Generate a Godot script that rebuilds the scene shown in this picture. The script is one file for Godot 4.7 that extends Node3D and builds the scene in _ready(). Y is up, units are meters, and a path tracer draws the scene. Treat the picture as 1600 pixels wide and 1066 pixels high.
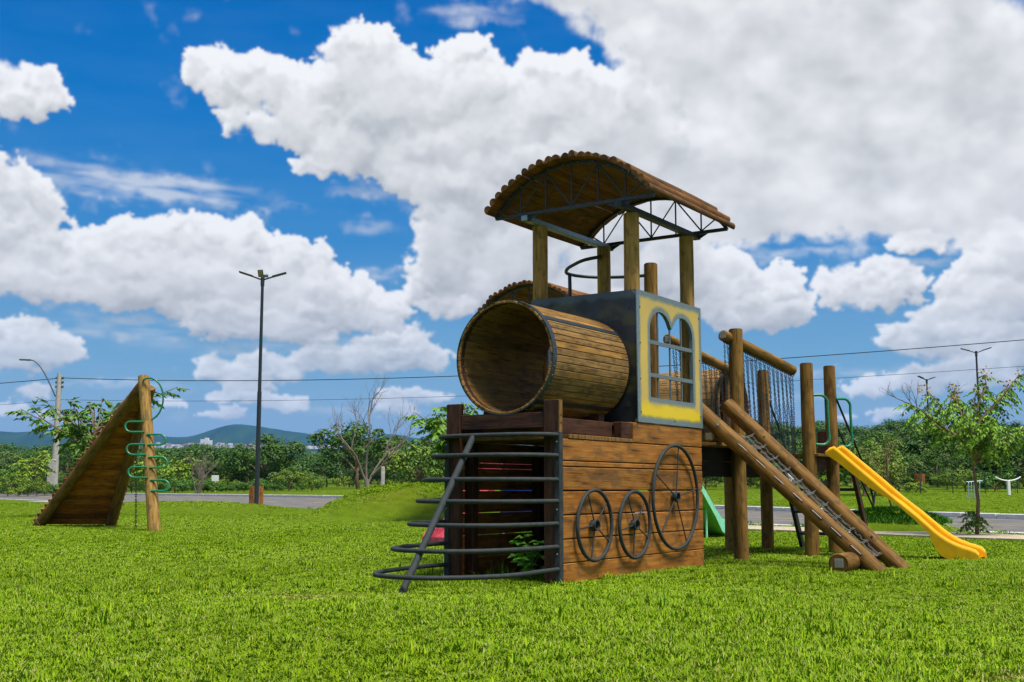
extends Node3D

var R := RandomNumberGenerator.new()
var M := {}
var taken := {}
var off := Vector2.ZERO
var TB := Basis()
var TO := Vector3.ZERO
var nz := FastNoiseLite.new()


class MB:
	var v := PackedVector3Array()
	var n := PackedVector3Array()
	var t := PackedVector2Array()
	var c := PackedColorArray()
	var col := Color(1, 1, 1)
	var shift := Vector2.ZERO
	var top_tint := Color(1, 1, 1)

	func tri(a: Vector3, b: Vector3, d: Vector3, na: Vector3, nb: Vector3, nd: Vector3, ta: Vector2, tb: Vector2, td: Vector2) -> void:
		var g := (b - a).cross(d - a)
		if g.dot(na + nb + nd) > 0.0:
			v.append(a); v.append(d); v.append(b)
			n.append(na); n.append(nd); n.append(nb)
			t.append(ta + shift); t.append(td + shift); t.append(tb + shift)
		else:
			v.append(a); v.append(b); v.append(d)
			n.append(na); n.append(nb); n.append(nd)
			t.append(ta + shift); t.append(tb + shift); t.append(td + shift)
		c.append(col); c.append(col); c.append(col)

	# flat quad a b d e in ring order, normal given
	func quad(a: Vector3, b: Vector3, d: Vector3, e: Vector3, nn: Vector3, ta := Vector2(0, 0), tb := Vector2(1, 0), td := Vector2(1, 1), te := Vector2(0, 1)) -> void:
		tri(a, b, d, nn, nn, nn, ta, tb, td)
		tri(a, d, e, nn, nn, nn, ta, td, te)

	# chamfered box; the grain runs along its longest side
	func box(x: Transform3D, s: Vector3, bev := 0.006) -> void:
		var h := s * 0.5
		var k := minf(bev, minf(h.x, minf(h.y, h.z)) * 0.45)
		var l := 0
		if s.y > s.x and s.y >= s.z: l = 1
		elif s.z > s.x and s.z > s.y: l = 2
		var P := func(sg: Vector3, ax: int) -> Vector3:
			var p := Vector3(sg.x * h.x, sg.y * h.y, sg.z * h.z)
			for q in 3:
				if q != ax: p[q] -= sg[q] * k
			return p
		var put := func(pts: Array, nn: Vector3) -> void:
			var ax := nn.abs().max_axis_index()
			var o1 := (l + 1) % 3
			var o2 := (l + 2) % 3
			var uv := []
			for p in pts:
				if ax == l: uv.append(Vector2(p[o1], p[o2]))
				elif ax == o1: uv.append(Vector2(p[l], p[o2] + 0.37))
				else: uv.append(Vector2(p[l], p[o1]))
			var wn := (x.basis * nn).normalized()
			for q in range(1, pts.size() - 1):
				tri(x * pts[0], x * pts[q], x * pts[q + 1], wn, wn, wn, uv[0], uv[q], uv[q + 1])
		for ax in 3:
			var a1 := (ax + 1) % 3
			var a2 := (ax + 2) % 3
			for sg in [-1.0, 1.0]:
				var pts := []
				for w in [[-1, -1], [1, -1], [1, 1], [-1, 1]]:
					var q := Vector3.ZERO
					q[ax] = sg; q[a1] = w[0]; q[a2] = w[1]
					pts.append(P.call(q, ax))
				var nn := Vector3.ZERO
				nn[ax] = sg
				put.call(pts, nn)
			for s1 in [-1.0, 1.0]:
				for s2 in [-1.0, 1.0]:
					var qa := Vector3.ZERO; var qb := Vector3.ZERO
					qa[ax] = -1; qb[ax] = 1
					qa[a1] = s1; qb[a1] = s1; qa[a2] = s2; qb[a2] = s2
					var nn := Vector3.ZERO
					nn[a1] = s1; nn[a2] = s2 * 0.999
					put.call([P.call(qa, a1), P.call(qb, a1), P.call(qb, a2), P.call(qa, a2)], nn.normalized())
		for sx in [-1.0, 1.0]:
			for sy in [-1.0, 1.0]:
				for sz in [-1.0, 1.0]:
					var q := Vector3(sx, sy, sz)
					put.call([P.call(q, 0), P.call(q, 1), P.call(q, 2)], q.normalized())

	# box between two points: width across, height along up
	func beam(a: Vector3, b: Vector3, w: float, hh: float, up := Vector3.UP, bev := 0.006) -> void:
		var d := (b - a).normalized()
		if absf(d.dot(up)) > 0.99: up = Vector3.RIGHT
		var side := d.cross(up).normalized()
		var u2 := side.cross(d).normalized()
		box(Transform3D(Basis(d, u2, side), (a + b) * 0.5), Vector3(a.distance_to(b), hh, w), bev)

	func tube(pts: Array, r: float, sides := 8, closed := false, r1 := -1.0, caps := true) -> void:
		var m := pts.size()
		if r1 < 0.0: r1 = r
		var dirs := []
		for i in m:
			var a: Vector3 = pts[(i - 1 + m) % m] if (closed or i > 0) else pts[0]
			var b: Vector3 = pts[(i + 1) % m] if (closed or i < m - 1) else pts[m - 1]
			dirs.append((b - a).normalized())
		var ref := Vector3.UP if absf(dirs[0].y) < 0.9 else Vector3.RIGHT
		var x: Vector3 = (ref - dirs[0] * ref.dot(dirs[0])).normalized()
		var rings := []
		var lens := []
		var acc := 0.0
		for i in m + (1 if closed else 0):
			var j := i % m
			var d: Vector3 = dirs[j]
			x = (x - d * x.dot(d)).normalized()
			var y := d.cross(x)
			var rr := lerpf(r, r1, float(i) / maxf(1.0, m - 1.0))
			var ring := []
			for k in sides + 1:
				var an := TAU * k / sides
				var nn := x * cos(an) + y * sin(an)
				ring.append([pts[j] + nn * rr, nn])
			rings.append(ring)
			if i > 0: acc += pts[j].distance_to(pts[(i - 1) % m])
			lens.append(acc)
		for i in rings.size() - 1:
			for k in sides:
				var a: Array = rings[i][k]; var b: Array = rings[i + 1][k]
				var d: Array = rings[i + 1][k + 1]; var e: Array = rings[i][k + 1]
				var v0 := TAU * r * k / sides; var v1 := TAU * r * (k + 1) / sides
				tri(a[0], b[0], d[0], a[1], b[1], d[1], Vector2(lens[i], v0), Vector2(lens[i + 1], v0), Vector2(lens[i + 1], v1))
				tri(a[0], d[0], e[0], a[1], d[1], e[1], Vector2(lens[i], v0), Vector2(lens[i + 1], v1), Vector2(lens[i], v1))
		if caps and not closed:
			for q in [[0, -1.0], [rings.size() - 1, 1.0]]:
				var ring: Array = rings[q[0]]
				var nn: Vector3 = dirs[q[0] % m] * q[1]
				for k in range(1, sides - 1):
					tri(ring[0][0], ring[k][0], ring[k + 1][0], nn, nn, nn, Vector2(0, 0), Vector2(0.01, 0), Vector2(0, 0.01))

	# round timber with slightly uneven sides and eased ends
	func timber(a: Vector3, b: Vector3, r0: float, r1: float, rnd: RandomNumberGenerator, sides := 16, uneven := 0.035) -> void:
		var L := a.distance_to(b)
		var d := (b - a) / L
		var ref := Vector3.UP if absf(d.y) < 0.9 else Vector3.RIGHT
		var x := (ref - d * ref.dot(d)).normalized()
		var y := d.cross(x)
		var segs := maxi(3, int(L / 0.3))
		var ph := [rnd.randf() * TAU, rnd.randf() * TAU, rnd.randf() * TAU, rnd.randf() * 6.0 + 2.0]
		var ch := minf(0.012, r0 * 0.15)
		var stations := [[0.0, 1.0 - ch / r0], [ch / L, 1.0]]
		for i in range(1, segs): stations.append([float(i) / segs, 1.0])
		stations.append([1.0 - ch / L, 1.0]); stations.append([1.0, 1.0 - ch / r0])
		var rings := []
		for s in stations:
			var ring := []
			var cen: Vector3 = a + d * (L * s[0]) + x * (sin(s[0] * ph[3] + ph[0]) * uneven * r0 * 1.2) + y * (cos(s[0] * ph[3] * 0.8 + ph[1]) * uneven * r0 * 1.2)
			for k in sides + 1:
				var an := TAU * k / sides
				var rr: float = lerpf(r0, r1, s[0]) * s[1] * (1.0 + uneven * (sin(an * 2.0 + ph[0] + s[0] * 1.7) * 0.6 + sin(an * 3.0 + ph[1] + s[0] * 2.9) * 0.4 + sin(s[0] * ph[3] * 2.3 + ph[2]) * 0.5))
				var nn := x * cos(an) + y * sin(an)
				ring.append([cen + nn * rr, nn, Vector2(L * s[0], r0 * an)])
			rings.append(ring)
		for i in rings.size() - 1:
			for k in sides:
				var p: Array = rings[i][k]; var q: Array = rings[i + 1][k]
				var w: Array = rings[i + 1][k + 1]; var e: Array = rings[i][k + 1]
				tri(p[0], q[0], w[0], p[1], q[1], w[1], p[2], q[2], w[2])
				tri(p[0], w[0], e[0], p[1], w[1], e[1], p[2], w[2], e[2])
		for q in [[0, -1.0], [rings.size() - 1, 1.0]]:
			var ring: Array = rings[q[0]]
			var nn: Vector3 = d * q[1]
			var cen := Vector3.ZERO
			for k in sides: cen += ring[k][0]
			cen /= sides
			for k in sides:
				tri(cen, ring[k][0], ring[k + 1][0], nn, nn, nn, Vector2(0.5, 0.1), Vector2(0.5 + 0.02 * k, 0.16), Vector2(0.52 + 0.02 * k, 0.16))

	# half-round timber: flat face towards -up
	func half_log(a: Vector3, b: Vector3, up: Vector3, w: float, hh: float, rnd: RandomNumberGenerator) -> void:
		var d := (b - a).normalized()
		var L := a.distance_to(b)
		var side := d.cross(up).normalized()
		var rings := []
		var ph := rnd.randf() * TAU
		var inner := col
		for i in 5:
			var s := i / 4.0
			var ring := []
			var wob := 1.0 + 0.06 * sin(ph + s * 7.0)
			for k in 8:
				var an := PI * k / 7.0
				ring.append(a + d * (L * s) + side * (cos(an) * w * 0.5 * wob) + up * (sin(an) * hh * wob))
			rings.append(ring)
		for i in 4:
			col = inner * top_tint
			for k in 7:
				var n0 := (side * cos(PI * k / 7.0) + up * sin(PI * k / 7.0))
				var n1 := (side * cos(PI * (k + 1) / 7.0) + up * sin(PI * (k + 1) / 7.0))
				var u0 := L * i / 4.0; var u1 := L * (i + 1) / 4.0
				tri(rings[i][k], rings[i + 1][k], rings[i + 1][k + 1], n0, n0, n1, Vector2(u0, k * 0.02), Vector2(u1, k * 0.02), Vector2(u1, k * 0.02 + 0.02))
				tri(rings[i][k], rings[i + 1][k + 1], rings[i][k + 1], n0, n1, n1, Vector2(u0, k * 0.02), Vector2(u1, k * 0.02 + 0.02), Vector2(u0, k * 0.02 + 0.02))
			col = inner
			quad(rings[i][0], rings[i + 1][0], rings[i + 1][7], rings[i][7], -up, Vector2(L * i / 4.0, 0.3), Vector2(L * (i + 1) / 4.0, 0.3), Vector2(L * (i + 1) / 4.0, 0.3 + w), Vector2(L * i / 4.0, 0.3 + w))
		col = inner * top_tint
		for q in [[0, -1.0], [4, 1.0]]:
			for k in range(1, 7):
				tri(rings[q[0]][0], rings[q[0]][k], rings[q[0]][k + 1], d * q[1], d * q[1], d * q[1], Vector2(0.2, 0.5), Vector2(0.22, 0.5 + 0.01 * k), Vector2(0.22, 0.51 + 0.01 * k))

	# chain of real links from a to b, sagging a little
	func chain(a: Vector3, b: Vector3, pitch: float, r: float, sag := 0.0) -> void:
		var L := a.distance_to(b)
		var m := maxi(2, int(L / pitch))
		var d := (b - a).normalized()
		var ref := Vector3.UP if absf(d.y) < 0.9 else Vector3(0.7, 0.0, 0.7)
		var x := (ref - d * ref.dot(d)).normalized()
		var y := d.cross(x)
		for i in m:
			var s0 := (i - 0.18) / float(m); var s1 := (i + 1.18) / float(m)
			var p0 := a.lerp(b, s0) + Vector3.DOWN * sag * 4.0 * s0 * (1.0 - s0)
			var p1 := a.lerp(b, s1) + Vector3.DOWN * sag * 4.0 * s1 * (1.0 - s1)
			var an := i * PI * 0.5 + 0.4
			var w := (x * cos(an) + y * sin(an)) * pitch * 0.27
			var e := (p1 - p0) * 0.25
			tube([p0, p0 + e * 0.6 + w, p1 - e * 0.6 + w, p1, p1 - e * 0.6 - w, p0 + e * 0.6 - w], r, 4, true)

	# leaf: folded diamond of four faces
	func leaf(p: Vector3, dir: Vector3, up: Vector3, L: float, w: float, nrm := Vector3.ZERO) -> void:
		var side := dir.cross(up).normalized() * w * 0.5
		var u2 := side.cross(dir).normalized()
		var tip := p + dir * L - u2 * L * 0.12
		var mid := p + dir * L * 0.45
		var l := mid + side + u2 * w * 0.12
		var r := mid - side + u2 * w * 0.12
		var n1 := (l - p).cross(tip - p).normalized()
		var n2 := (tip - p).cross(r - p).normalized()
		if n1.dot(up) < 0.0: n1 = -n1
		if n2.dot(up) < 0.0: n2 = -n2
		if nrm != Vector3.ZERO:
			n1 = (n1 + nrm).normalized(); n2 = (n2 + nrm).normalized()
		tri(p, l, tip, n1, n1, n1, Vector2(0, 0), Vector2(0, 1), Vector2(1, 0))
		tri(p, tip, r, n2, n2, n2, Vector2(0, 0), Vector2(1, 0), Vector2(0, 1))


func numbered(called: String) -> String:
	var k: int = taken.get(called, 0)
	taken[called] = k + 1
	return called if k == 0 else "%s_%03d" % [called, k]


func thing(called: String, label: String, category: String, at := Vector3.ZERO, basis := Basis(), group := "") -> Node3D:
	var o := Node3D.new()
	o.name = numbered(called)
	add_child(o)
	o.transform = Transform3D(basis, at)
	o.set_meta("label", label)
	o.set_meta("category", category)
	if group: o.set_meta("group", group)
	return o


func mesh_of(b: MB, m: Material) -> ArrayMesh:
	var arr := []
	arr.resize(Mesh.ARRAY_MAX)
	arr[Mesh.ARRAY_VERTEX] = b.v
	arr[Mesh.ARRAY_NORMAL] = b.n
	arr[Mesh.ARRAY_TEX_UV] = b.t
	arr[Mesh.ARRAY_COLOR] = b.c
	var me := ArrayMesh.new()
	me.add_surface_from_arrays(Mesh.PRIMITIVE_TRIANGLES, arr)
	me.surface_set_material(0, m)
	return me


func part(parent: Node3D, called: String, b: MB, m: Material, kind := "") -> MeshInstance3D:
	var o := MeshInstance3D.new()
	o.name = called
	o.mesh = mesh_of(b, m)
	parent.add_child(o, true)
	if kind: o.set_meta("kind", kind)
	return o


func holder(parent: Node3D, called: String, label := "") -> Node3D:
	var o := Node3D.new()
	o.name = called
	parent.add_child(o, true)
	if label: o.set_meta("label", label)
	return o


func structure(called: String, b: MB, m: Material) -> MeshInstance3D:
	var o := part(self, numbered(called), b, m)
	o.set_meta("kind", "structure")
	return o


func copy_of(src: Node3D, at: Vector3, basis: Basis, label: String, group := "") -> Node3D:
	var base: String = str(src.name).rstrip("0123456789").rstrip("_")
	var o: Node3D = src.duplicate()
	o.name = numbered(base)
	add_child(o)
	o.transform = Transform3D(basis, at)
	o.set_meta("label", label)
	if group: o.set_meta("group", group)
	return o


# a new mesh with a random place in the grain and a random tint
func mb(tint := 0.0, warm := 0.0) -> MB:
	var b := MB.new()
	b.shift = Vector2(R.randf() * 3.0, R.randf() * 3.0)
	var k := 1.0 + R.randf_range(-tint, tint)
	var w := R.randf_range(-warm, warm)
	b.col = Color(k * (1.0 + w), k, k * (1.0 - w * 1.5))
	return b


# train frame: u along the train, v across it to the left
func L(u: float, y: float, v: float) -> Vector3:
	return Vector3(u - off.x, y, -(v - off.y))


func frame_thing(called: String, label: String, category: String, u: float, v: float, group := "") -> Node3D:
	off = Vector2(u, v)
	return thing(called, label, category, TO + TB * Vector3(u, 0, -v), TB, group)


func world_of(u: float, v: float) -> Vector3:
	return TO + TB * Vector3(u, 0, -v)


func P(x: float, y: float, d: float) -> Vector3:
	return Vector3(x, y, -d)


func sm(a: float, b: float, x: float) -> float:
	return smoothstep(a, b, x)


const FOG := 0.00007


# clouds in view: azimuth, elevation, half width, half height in degrees
const CUMULUS := [-15.18,19.85,1.43,1.21, -14.07,19.05,1.27,1.11, -13.71,17.59,1.11,0.70, -12.68,19.75,1.43,1.11, -10.76,18.98,1.91,1.59, -11.67,17.42,1.43,0.96, -9.14,18.16,2.23,1.91, -7.90,20.63,1.91,1.66, -6.58,19.78,1.91,1.91, -8.56,21.34,1.11,0.89, -6.93,21.56,1.11,0.89, -5.26,19.22,1.91,1.59, -3.31,20.78,0.89,1.21, -2.49,21.54,1.11,0.70, -1.82,20.50,1.27,1.27, -3.62,18.34,2.87,2.55, -5.89,17.06,2.87,1.91, -7.82,16.38,2.23,1.27, -1.32,18.07,2.55,2.23, 0.99,19.90,1.43,1.27, 0.00,18.38,1.91,1.91, 2.97,20.48,1.27,0.96, 3.62,19.26,1.91,1.59, 5.27,19.82,1.43,1.11, 5.25,18.00,2.55,1.91, 2.30,17.13,2.87,2.23, -1.31,15.59,3.50,2.23, -3.92,15.56,2.55,1.59, 0.98,14.66,3.18,1.91, 4.24,15.55,3.18,2.55, 6.88,18.25,1.59,1.91, -3.25,14.01,1.91,1.27, -3.24,12.12,1.75,1.59, -4.19,10.53,1.43,1.27, -2.58,10.23,1.91,1.59, -1.30,12.14,2.55,2.55, -4.83,9.89,0.80,0.70, -3.22,8.95,1.27,0.64, 0.00,10.87,1.91,1.91, 2.27,11.50,2.55,1.91, 10.23,10.08,1.91,1.59, 10.51,8.82,1.59,1.27, 8.35,10.76,1.91,1.59, 6.78,12.06,2.55,2.55, 3.22,9.27,2.55,1.27, -24.25,13.99,1.27,1.11, -23.63,12.60,1.59,1.59, -22.52,12.41,0.96,1.11, -23.80,10.55,1.91,1.59, -21.59,10.72,1.59,1.11, -19.91,11.14,1.59,1.11, -18.78,11.81,1.59,0.96, -17.30,11.61,1.59,1.11, -16.12,11.98,1.43,1.11, -15.84,12.61,0.96,0.70, -14.59,11.45,1.59,1.27, -13.70,12.42,1.11,0.89, -12.74,11.23,1.59,1.27, -11.51,11.28,1.27,0.96, -10.26,11.48,1.11,0.80, -9.46,10.89,0.80,0.70, -10.55,10.38,1.59,0.96, -8.02,9.83,1.27,0.80, -6.74,9.38,1.11,0.80, -6.09,8.60,0.92,0.80, -7.68,8.57,1.59,0.96, -9.57,8.85,1.91,1.27, -12.07,9.08,2.55,1.43, -14.82,9.29,2.55,1.43, -17.52,9.77,2.55,1.43, -20.13,9.63,2.55,1.27, -22.65,9.46,2.23,1.11, -12.65,7.82,1.91,0.80, -14.78,8.06,1.59,0.80, -10.17,7.58,1.59,0.64, -24.34,17.97,1.27,1.34, -23.09,18.13,1.27,0.96, -23.88,17.32,1.11,0.64, -22.68,18.33,0.70,0.80, -10.35,15.51,1.03,0.45, -23.90,7.33,0.96,0.64, -24.12,6.45,1.59,1.11, -22.52,6.82,1.11,0.96, -21.66,6.27,1.11,0.70, -23.02,5.91,1.91,0.64, -14.41,5.76,1.03,0.71, -13.19,5.48,1.11,0.64, -11.67,5.82,1.46,0.80, -6.39,6.86,1.91,0.70, -5.12,7.35,1.27,0.70, -7.64,6.21,2.20,0.71, -4.47,6.40,1.83,0.62, -8.90,6.35,1.83,0.71, -12.87,5.02,1.10,0.54, -13.46,4.39,1.46,0.31, -11.32,4.12,1.10,0.40, -13.74,3.62,1.28,0.31, -5.09,4.50,1.83,0.54, -5.71,3.86,1.10,0.31, -16.43,4.03,0.55,0.27, -22.67,4.46,0.92,0.40, -23.57,3.56,0.73,0.40, -22.07,3.36,0.44,0.27, 13.32,9.97,0.89,1.11, 13.13,8.74,0.96,1.11, 12.51,8.45,1.83,0.80, 16.34,9.83,1.43,0.96, 18.12,10.04,1.11,0.96, 18.98,9.69,0.96,0.80, 16.91,9.20,1.59,0.80, 18.37,8.97,1.27,0.64, 15.73,9.56,0.73,0.71, 14.06,9.01,0.80,0.80, 23.27,10.89,1.59,1.27, 24.01,9.37,2.23,1.91, 22.37,9.48,1.27,1.11, 21.26,9.56,0.80,0.80, 23.12,7.96,2.23,1.27, 20.89,7.79,1.43,0.96, 19.15,6.97,1.43,0.70, 18.30,7.16,0.73,0.54, 21.40,6.58,2.55,0.96, 23.59,6.47,1.59,0.96, 19.36,5.16,0.96,0.64, 20.77,5.11,1.91,0.70, 22.44,5.35,1.46,0.80, 17.04,4.83,0.92,0.62, 17.92,4.90,0.73,0.71, 16.45,4.70,0.73,0.27, 19.35,11.62,0.73,0.45, 19.92,11.49,1.46,0.36, 17.86,3.54,0.73,0.27, 16.11,3.27,0.55,0.22]
const SHEET := [6.63,23.05,3.82,1.27, 9.88,22.30,4.78,1.91, 14.60,20.78,7.01,3.50, 20.59,19.58,7.96,4.46, 11.37,18.04,4.78,3.18, 17.47,16.10,8.28,3.50, 23.25,15.83,4.78,4.46, 12.83,14.31,4.78,2.23, 18.85,13.60,6.37,1.91, 23.08,12.65,4.14,1.43, 9.07,15.10,3.50,2.55, 3.00,24.33,2.87,1.02, 7.89,20.33,2.39,2.07, 10.29,12.88,2.87,1.02, 6.50,14.57,3.18,2.55]
const WISP := [-20.92,14.46,3.66,0.80, -18.29,14.25,3.50,0.64, -14.98,14.09,2.93,0.62, -12.50,13.71,1.83,0.22, -5.21,14.60,2.20,0.54, -7.79,14.68,1.46,0.36, -7.11,12.83,1.10,0.45, -2.00,23.18,2.20,0.45, -17.15,7.81,4.39,0.54, -18.60,7.45,3.66,0.45, -6.44,10.65,1.46,0.27, -12.00,6.75,5.86,0.36, 14.28,11.31,2.93,0.27, 18.73,10.61,2.20,0.22, 15.59,5.57,3.30,0.22, -21.50,8.65,2.20,0.22, -7.60,3.85,3.30,0.22, -18.49,4.89,3.30,0.22, 13.76,4.39,2.20,0.18]



func noise(seed_: int, freq: float, oct := 5, type := FastNoiseLite.TYPE_SIMPLEX_SMOOTH, frac := FastNoiseLite.FRACTAL_FBM) -> FastNoiseLite:
	var f := FastNoiseLite.new()
	f.seed = seed_
	f.noise_type = type
	f.frequency = freq
	f.fractal_type = frac
	f.fractal_octaves = oct
	f.fractal_gain = 0.52
	return f


func air(el: float) -> Vector3:
	var stops := [[-2.0, 0.36, 0.52, 0.66], [2.0, 0.36, 0.53, 0.66], [6.0, 0.20, 0.43, 0.64], [12.0, 0.050, 0.265, 0.60], [18.0, 0.008, 0.185, 0.55], [24.0, 0.001, 0.142, 0.49], [90.0, 0.003, 0.10, 0.38]]
	for i in stops.size() - 1:
		if el <= stops[i + 1][0]:
			var t := clampf((el - stops[i][0]) / (stops[i + 1][0] - stops[i][0]), 0.0, 1.0)
			return Vector3(lerpf(stops[i][1], stops[i + 1][1], t), lerpf(stops[i][2], stops[i + 1][2], t), lerpf(stops[i][3], stops[i + 1][3], t))
	return Vector3(0.003, 0.085, 0.36)


func splat(field: PackedFloat32Array, w: int, h: int, a0: float, e1: float, ppd: float, list: Array, gain: float, lobe: PackedFloat32Array) -> PackedFloat32Array:
	for i in range(0, list.size(), 4):
		var cx: float = (list[i] - a0) * ppd
		var cy: float = (e1 - list[i + 1]) * ppd
		var rx: float = list[i + 2] * ppd * 1.5
		var ry: float = list[i + 3] * ppd * 1.5
		for y in range(maxi(0, int(cy - ry)), mini(h, int(cy + ry) + 1)):
			for x in range(maxi(0, int(cx - rx)), mini(w, int(cx + rx) + 1)):
				var dx := (x - cx) / rx
				var dy := (y - cy) / ry
				var d := 1.0 - dx * dx - dy * dy
				if d > 0.0:
					var k := y * w + x
					var g := d * d * gain
					field[k] = field[k] + g * (1.0 - 0.175 * field[k]) if field[k] < 2.0 else field[k]
					# the nearer lobe (listed later) keeps its own light and shade
					var t := clampf(g * 1.6, 0.0, 0.85)
					lobe[k] = lerpf(lobe[k], clampf(-dy * 1.25 - dx * 0.35, -1.0, 1.0), t)
	return lobe


# cloud picture of a window of the sky: a0..a1 azimuth, e0..e1 elevation, ppd pixels a degree
func sky_window(a0: float, a1: float, e0: float, e1: float, ppd: float, blobs: bool) -> Image:
	var w := int(round((a1 - a0) * ppd))
	var h := int(round((e1 - e0) * ppd))
	var f := PackedFloat32Array(); f.resize(w * h)
	var sheet := PackedFloat32Array(); sheet.resize(w * h)
	var wisp := PackedFloat32Array(); wisp.resize(w * h)
	var lobe := PackedFloat32Array(); lobe.resize(w * h)
	var dull := PackedFloat32Array(); dull.resize(w * h)
	var lit_at := PackedFloat32Array(); lit_at.resize(w * h)
	var big := noise(11, 0.085, 4)
	var bill := noise(5, 0.55, 4)
	var fine := noise(21, 1.6, 4)
	var streak := noise(31, 0.5, 4)
	var warpx := noise(41, 0.7, 3)
	var warpy := noise(43, 0.7, 3)
	if blobs:
		# each lobe carries smaller lobes round its upper side
		var rl := RandomNumberGenerator.new()
		rl.seed = 12
		var kids := []
		for i in range(0, CUMULUS.size(), 4):
			for j in 9:
				var an := rl.randf_range(-0.25, 1.25) * PI
				var q := rl.randf_range(0.24, 0.46)
				kids.append_array([CUMULUS[i] + CUMULUS[i + 2] * cos(an) * 0.78, CUMULUS[i + 1] + CUMULUS[i + 3] * sin(an) * 0.78, CUMULUS[i + 2] * q, CUMULUS[i + 3] * q * 1.1])
		splat(f, w, h, a0, e1, ppd, CUMULUS, 0.9, lobe)
		splat(f, w, h, a0, e1, ppd, kids, 0.55, lobe)
		splat(sheet, w, h, a0, e1, ppd, SHEET, 0.9, dull)
		splat(wisp, w, h, a0, e1, ppd, WISP, 0.9, dull)
	# thickness of cloud in front of each point
	var hgt := PackedFloat32Array(); hgt.resize(w * h)
	var den := PackedFloat32Array(); den.resize(w * h)
	var mass := PackedFloat32Array(); mass.resize(w * h)
	var soft := noise(15, 0.42, 3)
	for y in h:
		var el := e1 - (y + 0.5) / ppd
		var qy := el + 7.0 * (1.0 - exp(-el / 4.0))
		var flat := 1.0 + 1.75 * exp(-el / 4.0)
		for x in w:
			var az := a0 + (x + 0.5) / ppd
			var qx := az * 0.92
			var k := y * w + x
			# the window's own clouds fade into the free pattern at its edge
			var inside := 0.0
			if blobs: inside = smoothstep(0.0, 3.0, minf(minf(az - a0, a1 - az), e1 - el))
			var b1 := absf(bill.get_noise_2d(qx, qy))
			var b2 := absf(bill.get_noise_2d(qx * 2.6 + 40.0, qy * 2.6))
			var fb := b1 * 1.5 + b2 * 0.6 - 0.45
			var det := fine.get_noise_2d(qx, qy)
			var free := (big.get_noise_2d(az * 0.8, qy * 1.3) + 0.17) * 2.6
			var cu := 0.0
			var sh := 0.0
			var wi := 0.0
			if inside > 0.0:
				var sx := clampi(x + int(warpx.get_noise_2d(qx, qy) * ppd * 0.8), 0, w - 1)
				var sy := clampi(y + int(warpy.get_noise_2d(qx, qy) * ppd * 0.65 / flat), 0, h - 1)
				cu = f[sy * w + sx]
				lit_at[k] = lobe[sy * w + sx]
				sh = sheet[sy * w + sx]
				wi = wisp[sy * w + sx]
			cu = lerpf(free, cu, inside)
			var body := cu - 0.36 - fb * 0.24 + det * 0.06
			var veil := sh - 0.22 + bill.get_noise_2d(qx * 0.5 + 90.0, qy * 0.5) * 0.5 + det * 0.08
			mass[k] = smoothstep(0.1, 0.8, cu)
			var loose := clampf(0.5 + 1.3 * soft.get_noise_2d(qx * 0.45 + 60.0, qy * 0.45), 0.0, 1.0)
			var d := smoothstep(-0.03 * loose, 0.14 + 0.60 * loose * loose, body)
			d = maxf(d, smoothstep(-0.05, 0.55, veil) * inside)
			var ws := (0.45 + 0.9 * streak.get_noise_2d(az * 0.35 + el * 0.2, el * 2.6)) * wi * 0.8
			d = maxf(d, clampf(ws, 0.0, 0.62))
			den[k] = d
			hgt[k] = clampf(body, -0.2, 0.9) - b1 * 0.45 + 0.35 * soft.get_noise_2d(qx, qy)
	var out := Image.create(w, h, false, Image.FORMAT_RGBF)
	var s1 := maxi(1, int(ppd * 0.30))
	var s2 := maxi(2, int(ppd * 0.9))
	for y in h:
		var el := e1 - (y + 0.5) / ppd
		var sky := air(el)
		var near := 0.45 + 0.55 * clampf(el / 12.0, 0.0, 1.0)
		for x in w:
			var az := a0 + (x + 0.5) / ppd
			var k := y * w + x
			var d := den[k]
			var c := sky + Vector3(1, 1, 1) * (0.010 * streak.get_noise_2d(az * 0.3, el * 1.4))
			if d > 0.002:
				var xl := maxi(0, x - s1 / 2); var x2 := maxi(0, x - s2 / 3)
				var h0 := hgt[k]
				var l1 := h0 - hgt[maxi(0, y - s1) * w + xl]
				var l2 := h0 - hgt[maxi(0, y - s2) * w + x2]
				# how much cloud stands above this point
				var cov := 0.0
				for q in [0.9, 1.8, 3.0, 4.4]:
					cov += mass[maxi(0, y - int(q * ppd * near)) * w + maxi(0, x - int(q * ppd * 0.2))] * 0.25
				var patch := big.get_noise_2d(az * 2.0 + 7.0, el * 2.6)
				var lit := 0.87 + 0.08 * l1 + 0.07 * l2 + 0.19 * lit_at[k] - 0.17 * cov * (1.0 + 1.3 * patch) + 0.07 * patch
				if blobs and sheet[k] > 0.25:
					var gr := 0.78 + 0.20 * soft.get_noise_2d(az * 0.55 + 30.0, el * 0.8) + 0.14 * patch + 0.10 * l2
					lit = lerpf(lit, gr, smoothstep(0.25, 0.9, sheet[k]) * 0.85)
				lit = clampf(lit, 0.50, 0.98)
				var cool := clampf((0.88 - lit) * 1.5, 0.0, 1.0)
				var g := Vector3(lit * 0.975, lit * 0.985, lit).lerp(Vector3(lit * 0.875, lit * 0.945, lit), cool)
				g = g.lerp(sky * 1.3, clampf(1.0 - el / 9.0, 0.0, 1.0) * 0.38)
				c = c.lerp(g, d)
			c = c.clamp(Vector3.ZERO, Vector3(1.2, 1.2, 1.2))
			out.set_pixel(x, y, Color(c.x, c.y, c.z))
	return out


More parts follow.
